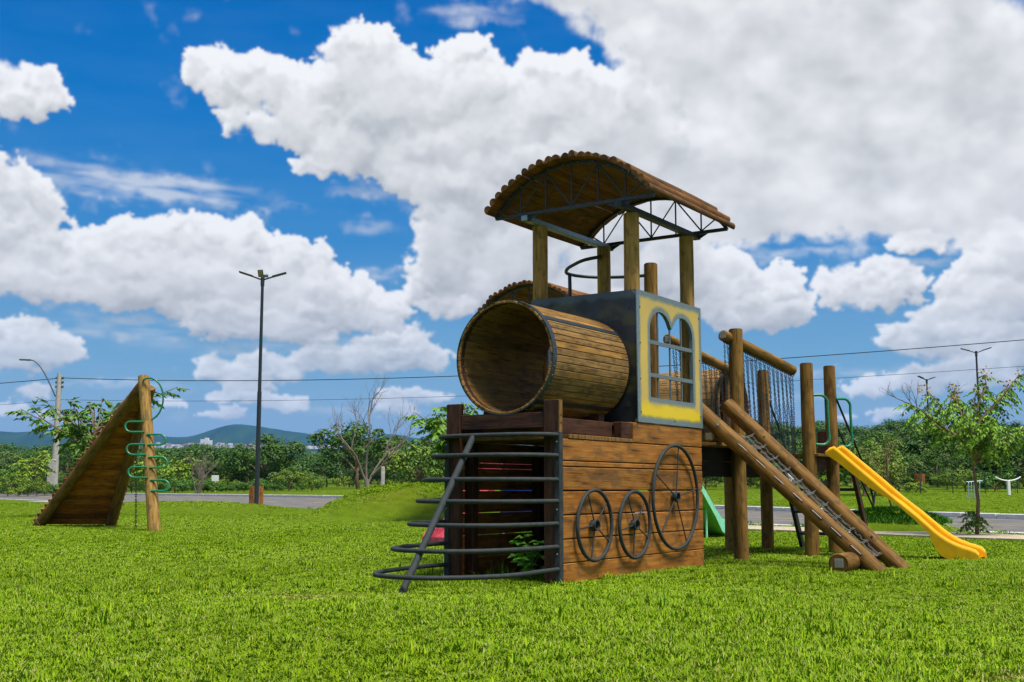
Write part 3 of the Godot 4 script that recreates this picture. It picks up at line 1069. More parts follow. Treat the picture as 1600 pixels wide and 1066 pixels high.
# a flat plate of steel teeth pressed into a log's sawn end
func nail_plate(parent: Node3D, at: Vector3, out: Vector3, up: Vector3, size: float) -> void:
	var b := mb(0.05)
	var x := out.cross(up).normalized()
	var y := x.cross(out).normalized()
	b.box(Transform3D(Basis(x, y, x.cross(y)), at + out * 0.002), Vector3(size, size, 0.003), 0.001)
	for i in 6:
		for j in 6:
			var p := at + out * 0.005 + x * size * ((i + 0.5) / 6.0 - 0.5) + y * size * ((j + 0.5) / 6.0 - 0.5)
			b.box(Transform3D(Basis(x, y, x.cross(y)).rotated(out, R.randf()), p), Vector3(size * 0.09, size * 0.035, 0.004), 0.0005)
	part(parent, "nail_plate", b, M.plate)


func bolt(parent: Node3D, at: Vector3, out: Vector3, r: float, m: Material) -> void:
	var b := MB.new()
	b.tube([at - out * 0.004, at + out * r * 0.5, at + out * r * 0.8], r, 8, false, r * 0.6)
	part(parent, "bolt", b, m)


func round_post(parent: Node3D, u: float, v: float, y0: float, y1: float, r: float, m: Material, called := "post") -> MeshInstance3D:
	var b := mb(0.1, 0.03)
	b.timber(L(u, y0, v), L(u + R.randf_range(-0.008, 0.008), y1, v), r * 1.04, r * 0.97, R, 18)
	return part(parent, called, b, m)


func make_wheel(train: Node3D, cu: float, cy: float, r: float, phase: float) -> void:
	var w := holder(train, "wheel")
	var v := -0.042
	var ring := []
	for k in 48: ring.append(L(cu + r * cos(TAU * k / 48.0), cy + r * sin(TAU * k / 48.0), v))
	var b := MB.new()
	b.tube(ring, 0.0175, 8, true)
	part(w, "rim", b, M.steel)
	b = MB.new()
	var hub := []
	var hr := 0.05
	for k in 24: hub.append(L(cu + hr * cos(TAU * k / 24.0), cy + hr * sin(TAU * k / 24.0), v))
	for k in 24:
		var a: Vector3 = hub[k]; var c: Vector3 = hub[(k + 1) % 24]
		var n := (a + c) * 0.5 - L(cu, cy, v)
		var z := Vector3(0, 0, 0.028)
		b.quad(a - z, c - z, c + z, a + z, n.normalized())
		var i := 0.82
		var ai := L(cu, cy, v) + (a - L(cu, cy, v)) * i; var ci := L(cu, cy, v) + (c - L(cu, cy, v)) * i
		b.quad(ai - z, ci - z, ci + z, ai + z, -n.normalized())
		b.quad(a + z, c + z, ci + z, ai + z, Vector3(0, 0, 1))
	part(w, "hub", b, M.steel)
	for k in 5:
		var an := deg_to_rad(phase + 72.0 * k)
		b = MB.new()
		b.tube([L(cu + hr * cos(an), cy + hr * sin(an), v), L(cu + r * cos(an), cy + r * sin(an), v)], 0.0065, 6)
		part(w, "spoke", b, M.steel)
	# standoff from the wall
	b = MB.new()
	b.tube([L(cu, cy, v + 0.01), L(cu, cy, 0.012)], 0.012, 8)
	part(w, "axle", b, M.steel)


func panel_outline() -> Array:
	# double-arched window of the cab side, in (u, y), counter-clockwise from the bottom left
	var pts := [Vector2(1.675, 1.685), Vector2(1.84, 1.683), Vector2(2.0, 1.683), Vector2(2.17, 1.683), Vector2(2.34, 1.683), Vector2(2.5, 1.683), Vector2(2.665, 1.684)]
	for y in [1.85, 2.0, 2.15, 2.28]: pts.append(Vector2(2.668, y))
	for k in 9:
		var a := PI * k / 9.0 * 0.88
		pts.append(Vector2(2.425 + 0.243 * cos(a), 2.36 + 0.195 * sin(a)))
	pts.append(Vector2(2.185, 2.425))
	pts.append(Vector2(2.165, 2.405))
	pts.append(Vector2(2.145, 2.425))
	for k in 9:
		var a := PI * (0.12 + 0.88 * (k + 1) / 9.0)
		pts.append(Vector2(1.913 + 0.24 * cos(a), 2.36 + 0.195 * sin(a)))
	for y in [2.28, 2.15, 2.0, 1.85]: pts.append(Vector2(1.674, y))
	return pts


# sprayed yellow paint on a bare zinc sheet, fading out at the sheet's and the window's edge
func sprayed(outline: Array) -> StandardMaterial3D:
	var n := 160
	var im := Image.create(n, n, false, Image.FORMAT_RGB8)
	var no := noise(700, 0.045, 4)
	var nf := noise(701, 0.02, 3)
	var nh := noise(702, 0.25, 2)
	for y in n:
		for x in n:
			var p := Vector2(1.40 + 1.49 * (x + 0.5) / n, 2.72 - 1.29 * (y + 0.5) / n)
			var e := minf(minf(p.x - 1.40, 2.89 - p.x), minf(p.y - 1.43, 2.72 - p.y))
			var q := 9.0
			for i in outline.size():
				var a: Vector2 = outline[i]
				var b: Vector2 = outline[(i + 1) % outline.size()]
				var t := clampf((p - a).dot(b - a) / (b - a).length_squared(), 0.0, 1.0)
				q = minf(q, p.distance_to(a + (b - a) * t))
			var w := no.get_noise_2d(x, y)
			var k := smoothstep(0.035, 0.090, e + w * 0.014) * smoothstep(0.026, 0.078, q + w * 0.012)
			var zinc := Color(0.36, 0.415, 0.43).lerp(Color(0.47, 0.525, 0.54), 0.5 + 0.5 * nh.get_noise_2d(x, y))
			var ye := Color(0.73, 0.63, 0.34).lerp(Color(0.79, 0.68, 0.28), 0.5 + 0.6 * nf.get_noise_2d(x, y * 0.6))
			# fresh, stronger paint along the foot of the sheet
			var low := smoothstep(1.66, 1.56, p.y + nf.get_noise_2d(x + 300.0, y) * 0.06)
			ye = ye.lerp(Color(0.88, 0.76, 0.04), low * 0.9)
			im.set_pixel(x, y, zinc.lerp(ye, clampf(k * 1.05, 0.0, 1.0)))
	var m := StandardMaterial3D.new()
	m.albedo_texture = ImageTexture.create_from_image(im)
	m.roughness = 0.42
	m.metallic = 0.0
	return m


# dark blue-black sprayed front sheet with olive-yellow clouds
func sooted() -> StandardMaterial3D:
	var n := 192
	var im := Image.create(n, n, false, Image.FORMAT_RGB8)
	var a := noise(710, 0.018, 4)
	var b := noise(711, 0.03, 4)
	var c := noise(712, 0.3, 2)
	for y in n:
		for x in n:
			var p := Color(0.075, 0.09, 0.105).lerp(Color(0.17, 0.20, 0.22), clampf(0.45 + a.get_noise_2d(x * 0.7, y * 0.7) * 1.2, 0.0, 1.0))
			var fx := float(x) / n; var fy := float(y) / n
			var ol := smoothstep(0.05, 0.5, b.get_noise_2d(x * 0.35 + 20.0, y * 0.6) + 0.12)
			p = p.lerp(Color(0.34, 0.32, 0.13), ol * 0.62)
			# bare zinc along the upper edge
			p = p.lerp(Color(0.30, 0.37, 0.42), smoothstep(0.075, 0.03, fy + 0.03 * b.get_noise_2d(x, 5.0)) * 0.7)
			p = p * (1.0 + 0.08 * c.get_noise_2d(x, y))
			im.set_pixel(x, y, p)
	var m := StandardMaterial3D.new()
	m.albedo_texture = ImageTexture.create_from_image(im)
	m.roughness = 0.4
	m.metallic = 0.0
	return m


# half-round logs on a bowstring frame, carried by posts; built in the train frame round centre line vc
func make_roof(parent: Node3D, u0: float, u1: float, ut0: float, ut1: float, vc: float, y0: float, near: bool) -> void:
	var roof := holder(parent, "roof")
	var hw := 0.91
	var rise := 0.455
	var rad := (hw * hw + rise * rise) / (2.0 * rise)
	var top := asin(hw / rad)
	var n := 23
	for k in n:
		var a := lerpf(-top * 0.995, top * 0.995, (k + 0.5) / n)
		var up := Vector3(0, cos(a), -sin(a))
		var b := mb(0.32, 0.06)
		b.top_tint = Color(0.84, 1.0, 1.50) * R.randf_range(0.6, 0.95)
		var c := L(0, y0 + rise - rad + rad * cos(a), vc + rad * sin(a)) + up * 0.020
		var j0 := R.randf_range(-0.02, 0.02); var j1 := R.randf_range(-0.02, 0.02)
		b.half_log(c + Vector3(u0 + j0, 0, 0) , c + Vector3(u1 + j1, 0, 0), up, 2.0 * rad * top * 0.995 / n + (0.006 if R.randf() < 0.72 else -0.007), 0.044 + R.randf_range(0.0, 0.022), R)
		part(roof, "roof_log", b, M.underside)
	for ut in [ut0, ut1]:
		var t := holder(parent, "truss")
		var arc := []
		for k in 25:
			var a := lerpf(-top, top, k / 24.0)
			arc.append(L(ut, y0 + rise - rad + (rad - 0.004) * cos(a), vc + rad * sin(a)))
		var b := MB.new()
		for k in 24: b.beam(arc[k], arc[k + 1], 0.035, 0.03, Vector3.UP, 0.003)
		part(t, "arch", b, M.truss)
		b = MB.new()
		b.beam(L(ut, y0, vc - hw), L(ut, y0, vc + hw), 0.035, 0.035, Vector3.UP, 0.003)
		part(t, "chord", b, M.truss)
		var at := func(q: float, high: bool) -> Vector3:
			if not high: return L(ut, y0 + 0.015, vc + q * hw)
			var s := q * hw / rad
			return L(ut, y0 + rise - rad + rad * sqrt(1.0 - s * s) - 0.012, vc + q * hw)
		for q in [-0.667, -0.333, 0.0, 0.333, 0.667]:
			b = MB.new()
			b.tube([at.call(q, false), at.call(q, true)], 0.009, 6)
			part(t, "strut", b, M.truss)
		for w in [[-0.667, -0.86], [-0.667, -0.333], [0.0, -0.333], [0.0, 0.333], [0.667, 0.333], [0.667, 0.86]]:
			b = MB.new()
			b.tube([at.call(w[0], false), at.call(w[1], true)], 0.0085, 6)
			part(t, "brace", b, M.truss)
		if near:
			for k in range(1, 24, 2):
				if k % 2: bolt(t, arc[k] + Vector3(-0.02 if ut == ut0 else 0.02, 0, 0), Vector3(-1, 0, 0), 0.007, M.galvanised)
	for v in [vc - 0.54, vc + 0.54]:
		var b := MB.new()
		b.beam(L(ut0 - 0.04, y0 - 0.045, v), L(ut1 + 0.04, y0 - 0.045, v), 0.07, 0.055, Vector3.UP, 0.004)
		part(parent, "roof_beam", b, M.truss if v < vc else M.galvanised)
		for ut in [ut0, ut1]:
			b = MB.new()
			for sg in [-1.0, 1.0]:
				b.tri(L(ut, y0 - 0.02, v + sg * 0.04), L(ut, y0 - 0.02, v + sg * 0.15), L(ut, y0 - 0.075, v + sg * 0.04), Vector3.LEFT, Vector3.LEFT, Vector3.LEFT, Vector2.ZERO, Vector2.ONE, Vector2.RIGHT)
			b.beam(L(ut, y0 - 0.05, v - 0.05), L(ut, y0 - 0.05, v + 0.05), 0.03, 0.05, Vector3.UP, 0.002)
			part(parent, "bracket", b, M.truss)


func make_train() -> void:
	var t := frame_thing("train_playhouse", "wooden play train with barrel boiler, yellow cab and log roof", "play structure", 0.0, 0.0)
	# side walls of broad planks
	var rows := [[0.0, 0.166], [0.172, 0.366], [0.374, 0.568], [0.578, 0.772], [0.784, 0.980], [0.988, 1.030], [1.038, 1.222]]
	for side in 2:
		var wall := holder(t, "side_wall")
		var vv := 0.018 if side == 0 else 1.172
		for r in rows:
			var b := mb(0.22, 0.09)
			var gap := 0.0 if side == 0 else -0.0015
			b.beam(L(0.012 + R.randf_range(-0.004, 0.004), (r[0] + r[1]) * 0.5, vv), L(2.866 + R.randf_range(-0.006, 0.006), (r[0] + r[1]) * 0.5, vv), 0.034, r[1] - r[0] - gap * 2.0, Vector3.UP, 0.006)
			part(wall, "plank", b, M.plank)
		var b2 := mb(0.1, 0.04)
		b2.beam(L(1.312, 1.325, vv + (0.0 if side == 0 else 0.003)), L(2.872, 1.325, vv), 0.036, 0.19, Vector3.UP, 0.006)
		part(wall, "plank", b2, M.plank)
		# uprights behind the planks
		for u in [0.22, 1.36, 2.79]:
			var b := mb(0.1)
			b.beam(L(u, 0.0, vv + (0.068 if side == 0 else -0.068)), L(u, 1.21, vv + (0.068 if side == 0 else -0.068)), 0.09, 0.09, Vector3.UP, 0.005)
			part(wall, "upright", b, M.dark_wood)
		if side == 0:
			for r in rows:
				for yy in [r[0] + 0.03, r[1] - 0.03]:
					if r[1] - r[0] > 0.1: bolt(wall, L(2.852, yy, 0.0015), Vector3(0, 0, 1), 0.005, M.black)
	# front frame
	var fr := holder(t, "front_frame")
	for v in [0.078, 1.115]:
		var b := mb(0.08)
		b.beam(L(-0.03, 0.0, v), L(-0.03, 1.555, v), 0.15, 0.06, Vector3(1, 0, 0), 0.006)
		part(fr, "frame_post", b, M.dark_wood)
	var cb := mb(0.08)
	cb.beam(L(-0.022, 1.385, 0.156), L(-0.022, 1.385, 1.037), 0.045, 0.135, Vector3.UP, 0.006)
	part(fr, "cross_beam", cb, M.dark_wood)
	for yy in [1.42, 1.355]: bolt(fr, L(-0.03, yy, 0.003), Vector3(0, 0, 1), 0.012, M.hole)
	var fe := mb(0.06)
	fe.beam(L(-0.03, 0.01, -0.001), L(-0.03, 1.55, -0.001), 0.006, 0.055, Vector3(1, 0, 0), 0.002)
	part(fr, "post_edge", fe, M.board_end)
	# deck boards over the walls
	var dk := holder(t, "deck")
	var us := 0.10
	while us < 2.84:
		var wd := R.randf_range(0.17, 0.34) if us < 1.3 else 0.2
		if us < 1.3 and us + wd > 1.3: wd = 1.3 - us
		if wd > 0.03:
			var b := mb(0.12, 0.03)
			var y := 1.245 if us < 1.299 else 1.43
			if us < 1.299: b.beam(L(us + wd * 0.5, y, -0.004), L(us + wd * 0.5, y, 1.19), wd - 0.006, 0.036 + R.randf_range(-0.004, 0.004), Vector3.UP, 0.004)
			else: b.beam(L(us + wd * 0.5, y - 0.02, 0.04), L(us + wd * 0.5, y - 0.02, 1.15), wd - 0.006, 0.03, Vector3.UP, 0.004)
			part(dk, "deck_board", b, M.board_end)
		us += wd
	var sb := mb(0.05)
	sb.beam(L(0.02, 1.345, 0.14), L(1.10, 1.345, 0.14), 0.05, 0.135, Vector3.UP, 0.005)
	part(dk, "deck_beam", sb, M.dark_wood)
	sb = mb(0.05)
	sb.beam(L(0.02, 1.345, 1.06), L(1.30, 1.345, 1.06), 0.05, 0.135, Vector3.UP, 0.005)
	part(dk, "deck_beam", sb, M.dark_wood)
	sb = mb(0.05)
	sb.beam(L(1.105, 1.34, 0.06), L(1.306, 1.34, 0.06), 0.09, 0.155, Vector3.UP, 0.005)
	part(dk, "deck_block", sb, M.dark_wood)
	# inner partition that closes the box behind the boiler
	var pw := holder(t, "partition")
	for i in 6:
		var b := mb(0.1)
		b.beam(L(1.42, 0.12 + 0.2 * i, 0.06), L(1.42, 0.12 + 0.2 * i, 1.13), 0.03, 0.192, Vector3.UP, 0.005)
		part(pw, "plank", b, M.dark_wood)
	# wheels
	make_wheel(t, 0.478, 0.478, 0.305, 41.0)
	make_wheel(t, 1.238, 0.464, 0.305, 45.0)
	make_wheel(t, 2.128, 0.713, 0.512, 9.0)
	# cow catcher: bent pipes on two flat uprights
	var cc := holder(t, "cow_catcher")
	var hs := [1.250, 1.075, 0.872, 0.692, 0.504, 0.312, 0.126]
	var ps := [0.30, 0.49, 0.63, 0.77, 0.91, 1.16, 1.41]
	for i in 7:
		var pts := []
		for k in 41:
			var a := PI * k / 40.0
			var ex := 2.0 / 2.7
			var cu: float = -ps[i] * pow(absf(sin(a)), ex)
			var cv := 0.592 - 0.585 * signf(cos(a)) * pow(absf(cos(a)), ex)
			if i == 6: cv -= 0.10 * exp(-pow((cu + 0.85) / 0.45, 2.0)) * (1.0 if a < PI * 0.5 else 0.0)
			pts.append(L(cu - 0.06, hs[i], cv))
		var b := MB.new()
		b.tube(pts, 0.0185, 10)
		part(cc, "bar", b, M.steel)
	var tp := MB.new()
	var ex2 := 2.0 / 2.7
	var cen := L(-0.06, 1.262, 0.592)
	var prev := cen
	for k in 41:
		var a := PI * k / 40.0
		var q := L(-0.30 * pow(absf(sin(a)), ex2) - 0.06, 1.262, 0.592 - 0.585 * signf(cos(a)) * pow(absf(cos(a)), ex2))
		if k > 0:
			tp.tri(cen, prev, q, Vector3.UP, Vector3.UP, Vector3.UP, Vector2.ZERO, Vector2.ONE, Vector2.RIGHT)
			tp.tri(cen - Vector3(0, 0.006, 0), prev - Vector3(0, 0.006, 0), q - Vector3(0, 0.006, 0), Vector3.DOWN, Vector3.DOWN, Vector3.DOWN, Vector2.ZERO, Vector2.ONE, Vector2.RIGHT)
			var e := (prev + q) * 0.5 - cen
			tp.quad(prev, q, q - Vector3(0, 0.006, 0), prev - Vector3(0, 0.006, 0), e.normalized())
		prev = q
	part(cc, "top_plate", tp, M.steel)
	for v in [0.012, 1.172]:
		var b := MB.new()
		b.beam(L(-0.068, 0.02, v), L(-0.068, 1.275, v), 0.05, 0.012, Vector3(1, 0, 0), 0.002)
		b.beam(L(-0.042, 0.02, v - 0.024), L(-0.042, 1.275, v - 0.024), 0.006, 0.05, Vector3(1, 0, 0), 0.002)
		part(cc, "flat_upright", b, M.steel)
		for yy in [0.25, 0.62, 1.19]: bolt(cc, L(-0.075, yy, v), Vector3(-1, 0, 0), 0.010, M.galvanised)
	var st := MB.new()
	st.tube([L(-0.35, 1.245, 0.68), L(-1.50, -0.05, 0.56)], 0.028, 12)
	part(cc, "strut", st, M.steel)
	# boiler: barrel of narrow staves with iron rings
	var ba := holder(t, "boiler_barrel")
	var c0 := Vector2(1.952, 0.575)
	var ns := 50
	for k in ns:
		var a := TAU * (k + 0.5) / ns
		var up := Vector3(0, sin(a), -cos(a))
		var b := mb(0.30, 0.09)
		var rr := 0.507
		var mid := L(0, c0.x + (rr - 0.011) * sin(a), c0.y + (rr - 0.011) * cos(a))
		var j := R.randf_range(-0.006, 0.006)
		b.beam(mid + Vector3(-0.045 + j, 0, 0), mid + Vector3(1.40, 0, 0), TAU * rr / ns - 0.006, 0.022, up, 0.004)
		var an2 := a + PI / ns
		var up2 := Vector3(0, sin(an2), -cos(an2))
		var jm := L(0, c0.x + (rr - 0.016) * sin(an2), c0.y + (rr - 0.016) * cos(an2))
		b.beam(jm + Vector3(-0.04, 0, 0), jm + Vector3(1.39, 0, 0), 0.016, 0.005, up2, 0.001)
		part(ba, "stave", b, M.grey_log if R.randf() < 0.4 else M.stave)
	for q in [[-0.035, 0.030], [1.372, 0.028]]:
		var b := MB.new()
		for k in 64:
			var a0 := TAU * k / 64.0; var a1 := TAU * (k + 1) / 64.0
			for rad in [0.509, 0.516]:
				var sg := 1.0 if rad > 0.51 else -1.0
				var p0 := L(q[0], c0.x + rad * sin(a0), c0.y + rad * cos(a0)); var p1 := L(q[0], c0.x + rad * sin(a1), c0.y + rad * cos(a1))
				var e := Vector3(q[1] * 1.8, 0, 0)
				b.quad(p0 - e * 0.2, p1 - e * 0.2, p1 + e, p0 + e, Vector3(0, sin(a0), -cos(a0)) * sg)
			for ee in [-0.2, 1.0]:
				var e := Vector3(q[1] * 1.8 * ee, 0, 0)
				b.quad(L(q[0], c0.x + 0.509 * sin(a0), c0.y + 0.509 * cos(a0)) + e, L(q[0], c0.x + 0.509 * sin(a1), c0.y + 0.509 * cos(a1)) + e, L(q[0], c0.x + 0.516 * sin(a1), c0.y + 0.516 * cos(a1)) + e, L(q[0], c0.x + 0.516 * sin(a0), c0.y + 0.516 * cos(a0)) + e, Vector3(signf(ee), 0, 0))
		var ring := part(ba, "iron_ring", b, M.truss if q[0] < 0 else M.black)
		ring.set_meta("label", "riveted iron hoop round the barrel")
	# inner hoop at the mouth
	var ih := MB.new()
	for k in 64:
		var a0 := TAU * k / 64.0; var a1 := TAU * (k + 1) / 64.0
		var p0 := L(-0.02, c0.x + 0.484 * sin(a0), c0.y + 0.484 * cos(a0)); var p1 := L(-0.02, c0.x + 0.484 * sin(a1), c0.y + 0.484 * cos(a1))
		ih.quad(p0, p1, p1 + Vector3(0.05, 0, 0), p0 + Vector3(0.05, 0, 0), -Vector3(0, sin(a0), -cos(a0)))
		var p2 := L(-0.02, c0.x + 0.4875 * sin(a0), c0.y + 0.4875 * cos(a0)); var p3 := L(-0.02, c0.x + 0.4875 * sin(a1), c0.y + 0.4875 * cos(a1))
		ih.quad(p0, p1, p3, p2, Vector3(-1, 0, 0))
	part(ba, "inner_hoop", ih, M.dark_wood)
	for k in 40:
		var a := TAU * (k + 0.3) / 40.0
		var up := Vector3(0, sin(a), -cos(a))
		bolt(ba, L(-0.008, c0.x + 0.515 * sin(a), c0.y + 0.515 * cos(a)), up, 0.007, M.galvanised)
		bolt(ba, L(0.012, c0.x + 0.4835 * sin(a), c0.y + 0.4835 * cos(a)), -up, 0.006, M.galvanised)
		if a < PI * 0.55 or a > PI * 1.3: bolt(ba, L(1.395, c0.x + 0.515 * sin(a), c0.y + 0.515 * cos(a)), up, 0.006, M.galvanised)
	# flat iron straps along the barrel
	for a in [0.72, -0.9]:
		var up := Vector3(0, sin(PI - a), -cos(PI - a))
		var b := MB.new()
		var mid := L(0, c0.x + 0.511 * sin(PI - a), c0.y + 0.511 * cos(PI - a))
		b.beam(mid + Vector3(0.012, 0, 0), mid + Vector3(1.37, 0, 0), 0.05, 0.006, up, 0.002)
		part(ba, "strap", b, M.truss)
	# saddle blocks under the barrel
	for u in [0.18, 1.15]:
		var b := mb(0.1)
		b.beam(L(u, 1.385, 0.25), L(u, 1.385, 0.92), 0.09, 0.22, Vector3.UP, 0.006)
		part(t, "saddle", b, M.dark_wood)
	make_cab(t)
	# posts and roof
	for q in [[1.505, 0.10], [2.79, 0.10], [1.50, 1.155], [2.80, 1.12]]:
		round_post(t, q[0], q[1], 1.2, 3.505, 0.078, M.post)
	make_roof(t, 1.07, 3.13, 1.22, 2.98, 0.61, 3.575, true)
	# curved safety rail of pipe round the platform
	var pts := []
	var b3 := MB.new()
	pts = [L(2.70, 3.38, 1.10), L(2.60, 3.34, 1.28), L(2.72, 3.295, 1.55), L(2.87, 3.285, 1.66), L(3.10, 3.285, 1.67), L(3.31, 3.28, 1.50), L(3.42, 3.27, 1.20), L(3.38, 3.25, 0.92)]
	var cv := Curve3D.new()
	for k in pts.size():
		var tg: Vector3 = (pts[mini(k + 1, pts.size() - 1)] - pts[maxi(k - 1, 0)]) * 0.17
		cv.add_point(pts[k], -tg, tg)
	var fine := []
	for k in 40: fine.append(cv.sample_baked(cv.get_baked_length() * k / 39.0, true))
	b3.tube(fine, 0.02, 8)
	b3.tube([L(2.95, 0.0, 1.60), L(2.95, 3.28, 1.66)], 0.022, 8)
	part(t, "safety_rail", b3, M.truss)


func make_cab(t: Node3D) -> void:
	var cab := holder(t, "cab")
	var o := panel_outline()
	var cen := Vector2(2.17, 2.1)
	var ring := []
	var rim := []
	for i in o.size():
		var d: Vector2 = o[i] - cen
		var kx := ((2.89 if d.x > 0.0 else 1.40) - cen.x) / d.x if absf(d.x) > 1e-5 else 1e9
		var ky := ((2.72 if d.y > 0.0 else 1.43) - cen.y) / d.y if absf(d.y) > 1e-5 else 1e9
		rim.append(cen + d * minf(kx, ky))
	# outer corners take the place of the nearest rim points
	for cnr in [Vector2(1.40, 1.43), Vector2(2.89, 1.43), Vector2(2.89, 2.72), Vector2(1.40, 2.72)]:
		var best := 0
		for i in rim.size():
			if rim[i].distance_to(cnr) < rim[best].distance_to(cnr): best = i
		rim[best] = cnr
	var b := MB.new()
	var tex := func(p: Vector2) -> Vector2: return Vector2((p.x - 1.40) / 1.49, (2.72 - p.y) / 1.29)
	for i in o.size():
		var j := (i + 1) % o.size()
		for q in [[-0.008, 1.0], [0.032, -1.0]]:
			b.quad(L(o[i].x, o[i].y, q[0]), L(o[j].x, o[j].y, q[0]), L(rim[j].x, rim[j].y, q[0]), L(rim[i].x, rim[i].y, q[0]), Vector3(0, 0, q[1]), tex.call(o[i]), tex.call(o[j]), tex.call(rim[j]), tex.call(rim[i]))
		var e: Vector2 = (o[j] - o[i]).orthogonal().normalized()
		if e.dot(cen - o[i]) < 0.0: e = -e
		b.quad(L(o[i].x, o[i].y, -0.008), L(o[j].x, o[j].y, -0.008), L(o[j].x, o[j].y, 0.032), L(o[i].x, o[i].y, 0.032), Vector3(e.x, e.y, 0), Vector2(0, 0), Vector2(0.01, 0), Vector2(0.01, 0.01), Vector2(0, 0.01))
		var e2: Vector2 = (rim[j] - rim[i]).orthogonal().normalized()
		if e2.dot(cen - rim[i]) > 0.0: e2 = -e2
		b.quad(L(rim[i].x, rim[i].y, -0.008), L(rim[j].x, rim[j].y, -0.008), L(rim[j].x, rim[j].y, 0.032), L(rim[i].x, rim[i].y, 0.032), Vector3(e2.x, e2.y, 0), Vector2(0, 0), Vector2(0.01, 0), Vector2(0.01, 0.01), Vector2(0, 0.01))
	var side := part(cab, "side_panel", b, sprayed(o))
	side.set_meta("label", "yellow sprayed metal panel with double-arched barred window")
	# window bars
	for u in [1.877, 2.155, 2.42]:
		var top := 2.545 if u != 2.155 else 2.405
		b = MB.new()
		b.beam(L(u, 1.683, 0.012), L(u, top, 0.012), 0.016, 0.016, Vector3(1, 0, 0), 0.002)
		part(cab, "window_bar", b, M.bars)
	for y in [2.232, 1.905]:
		b = MB.new()
		b.beam(L(1.676, y, 0.002), L(2.667, y + 0.004, 0.002), 0.010, 0.040, Vector3.UP, 0.002)
		part(cab, "window_bar", b, M.bars)
	for p in [[1.46, 2.55], [1.46, 2.2], [1.46, 1.85], [1.46, 1.53], [2.83, 2.6], [2.83, 2.15], [2.83, 1.55], [2.2, 1.475]]:
		bolt(cab, L(p[0], p[1], -0.008), Vector3(0, 0, 1), 0.008, M.black)
	# front sheet with the round hole for the barrel
	b = MB.new()
	var n := 64
	for k in n:
		var pts := []
		for q in [k, k + 1]:
			var a = TAU * q / n
			var d := Vector2(cos(a), sin(a))
			var h := Vector2(0.575, 1.952) + d * 0.495
			var kx := ((1.20 if d.x > 0 else -0.004) - 0.575) / d.x if absf(d.x) > 1e-5 else 1e9
			var ky := ((2.715 if d.y > 0 else 1.432) - 1.952) / d.y if absf(d.y) > 1e-5 else 1e9
			pts.append([h, Vector2(0.575, 1.952) + d * minf(kx, ky)])
		for q in [[1.397, -1.0], [1.415, 1.0]]:
			var f := func(p: Vector2) -> Vector2: return Vector2((p.x + 0.004) / 1.204, (2.715 - p.y) / 1.283)
			b.quad(L(q[0], pts[0][0].y, pts[0][0].x), L(q[0], pts[1][0].y, pts[1][0].x), L(q[0], pts[1][1].y, pts[1][1].x), L(q[0], pts[0][1].y, pts[0][1].x), Vector3(q[1], 0, 0), f.call(pts[0][0]), f.call(pts[1][0]), f.call(pts[1][1]), f.call(pts[0][1]))
	# sheet corners and edges
	for cnr in [[Vector2(-0.004, 1.432), Vector2(1.20, 1.432)], [Vector2(1.20, 1.432), Vector2(1.20, 2.715)], [Vector2(1.20, 2.715), Vector2(-0.004, 2.715)], [Vector2(-0.004, 2.715), Vector2(-0.004, 1.432)]]:
		var p: Vector2 = cnr[0]; var q: Vector2 = cnr[1]
		var e := ((p + q) * 0.5 - Vector2(0.6, 2.07)).normalized()
		b.quad(L(1.397, p.y, p.x), L(1.397, q.y, q.x), L(1.415, q.y, q.x), L(1.415, p.y, p.x), Vector3(0, e.y, -e.x))
	var fs := part(cab, "front_sheet", b, sooted())
	fs.set_meta("label", "dark sprayed metal sheet round the barrel")
	for p in [[0.1, 2.55], [0.1, 1.6], [1.1, 2.55]]:
		b = MB.new()
		b.tube([L(1.394, p[1], p[0]), L(1.399, p[1], p[0])], 0.03, 14)
		part(cab, "washer", b, M.truss)
	# edge trim at the corner between the two sheets
	b = MB.new()
	b.beam(L(1.392, 1.43, -0.011), L(1.392, 2.718, -0.011), 0.014, 0.014, Vector3(1, 0, 0), 0.002)
	part(cab, "corner_trim", b, M.galvanised)
	# plain sheet on the far side
	b = MB.new()
	b.box(Transform3D(Basis(), L(2.15, 2.07, 1.195)), Vector3(1.46, 1.28, 0.03), 0.003)
	part(cab, "far_panel", b, M.galvanised)



func bent(pts: Array, n := 8) -> Array:
	# rounds the corners of a poly-line of pipe
	var cv := Curve3D.new()
	for k in pts.size():
		if k == 0 or k == pts.size() - 1: cv.add_point(pts[k])
		else:
			var a: Vector3 = pts[k - 1] - pts[k]
			var c: Vector3 = pts[k + 1] - pts[k]
			var r := minf(0.06, minf(a.length(), c.length()) * 0.45)
			cv.add_point(pts[k] + a.normalized() * r, Vector3.ZERO, -a.normalized() * r * 0.55)
			cv.add_point(pts[k] + c.normalized() * r, -c.normalized() * r * 0.55, Vector3.ZERO)
	var out := []
	var L2 := cv.get_baked_length()
	var m := maxi(n, int(L2 / 0.035))
	for k in m + 1: out.append(cv.sample_baked(L2 * k / m, true))
	return out


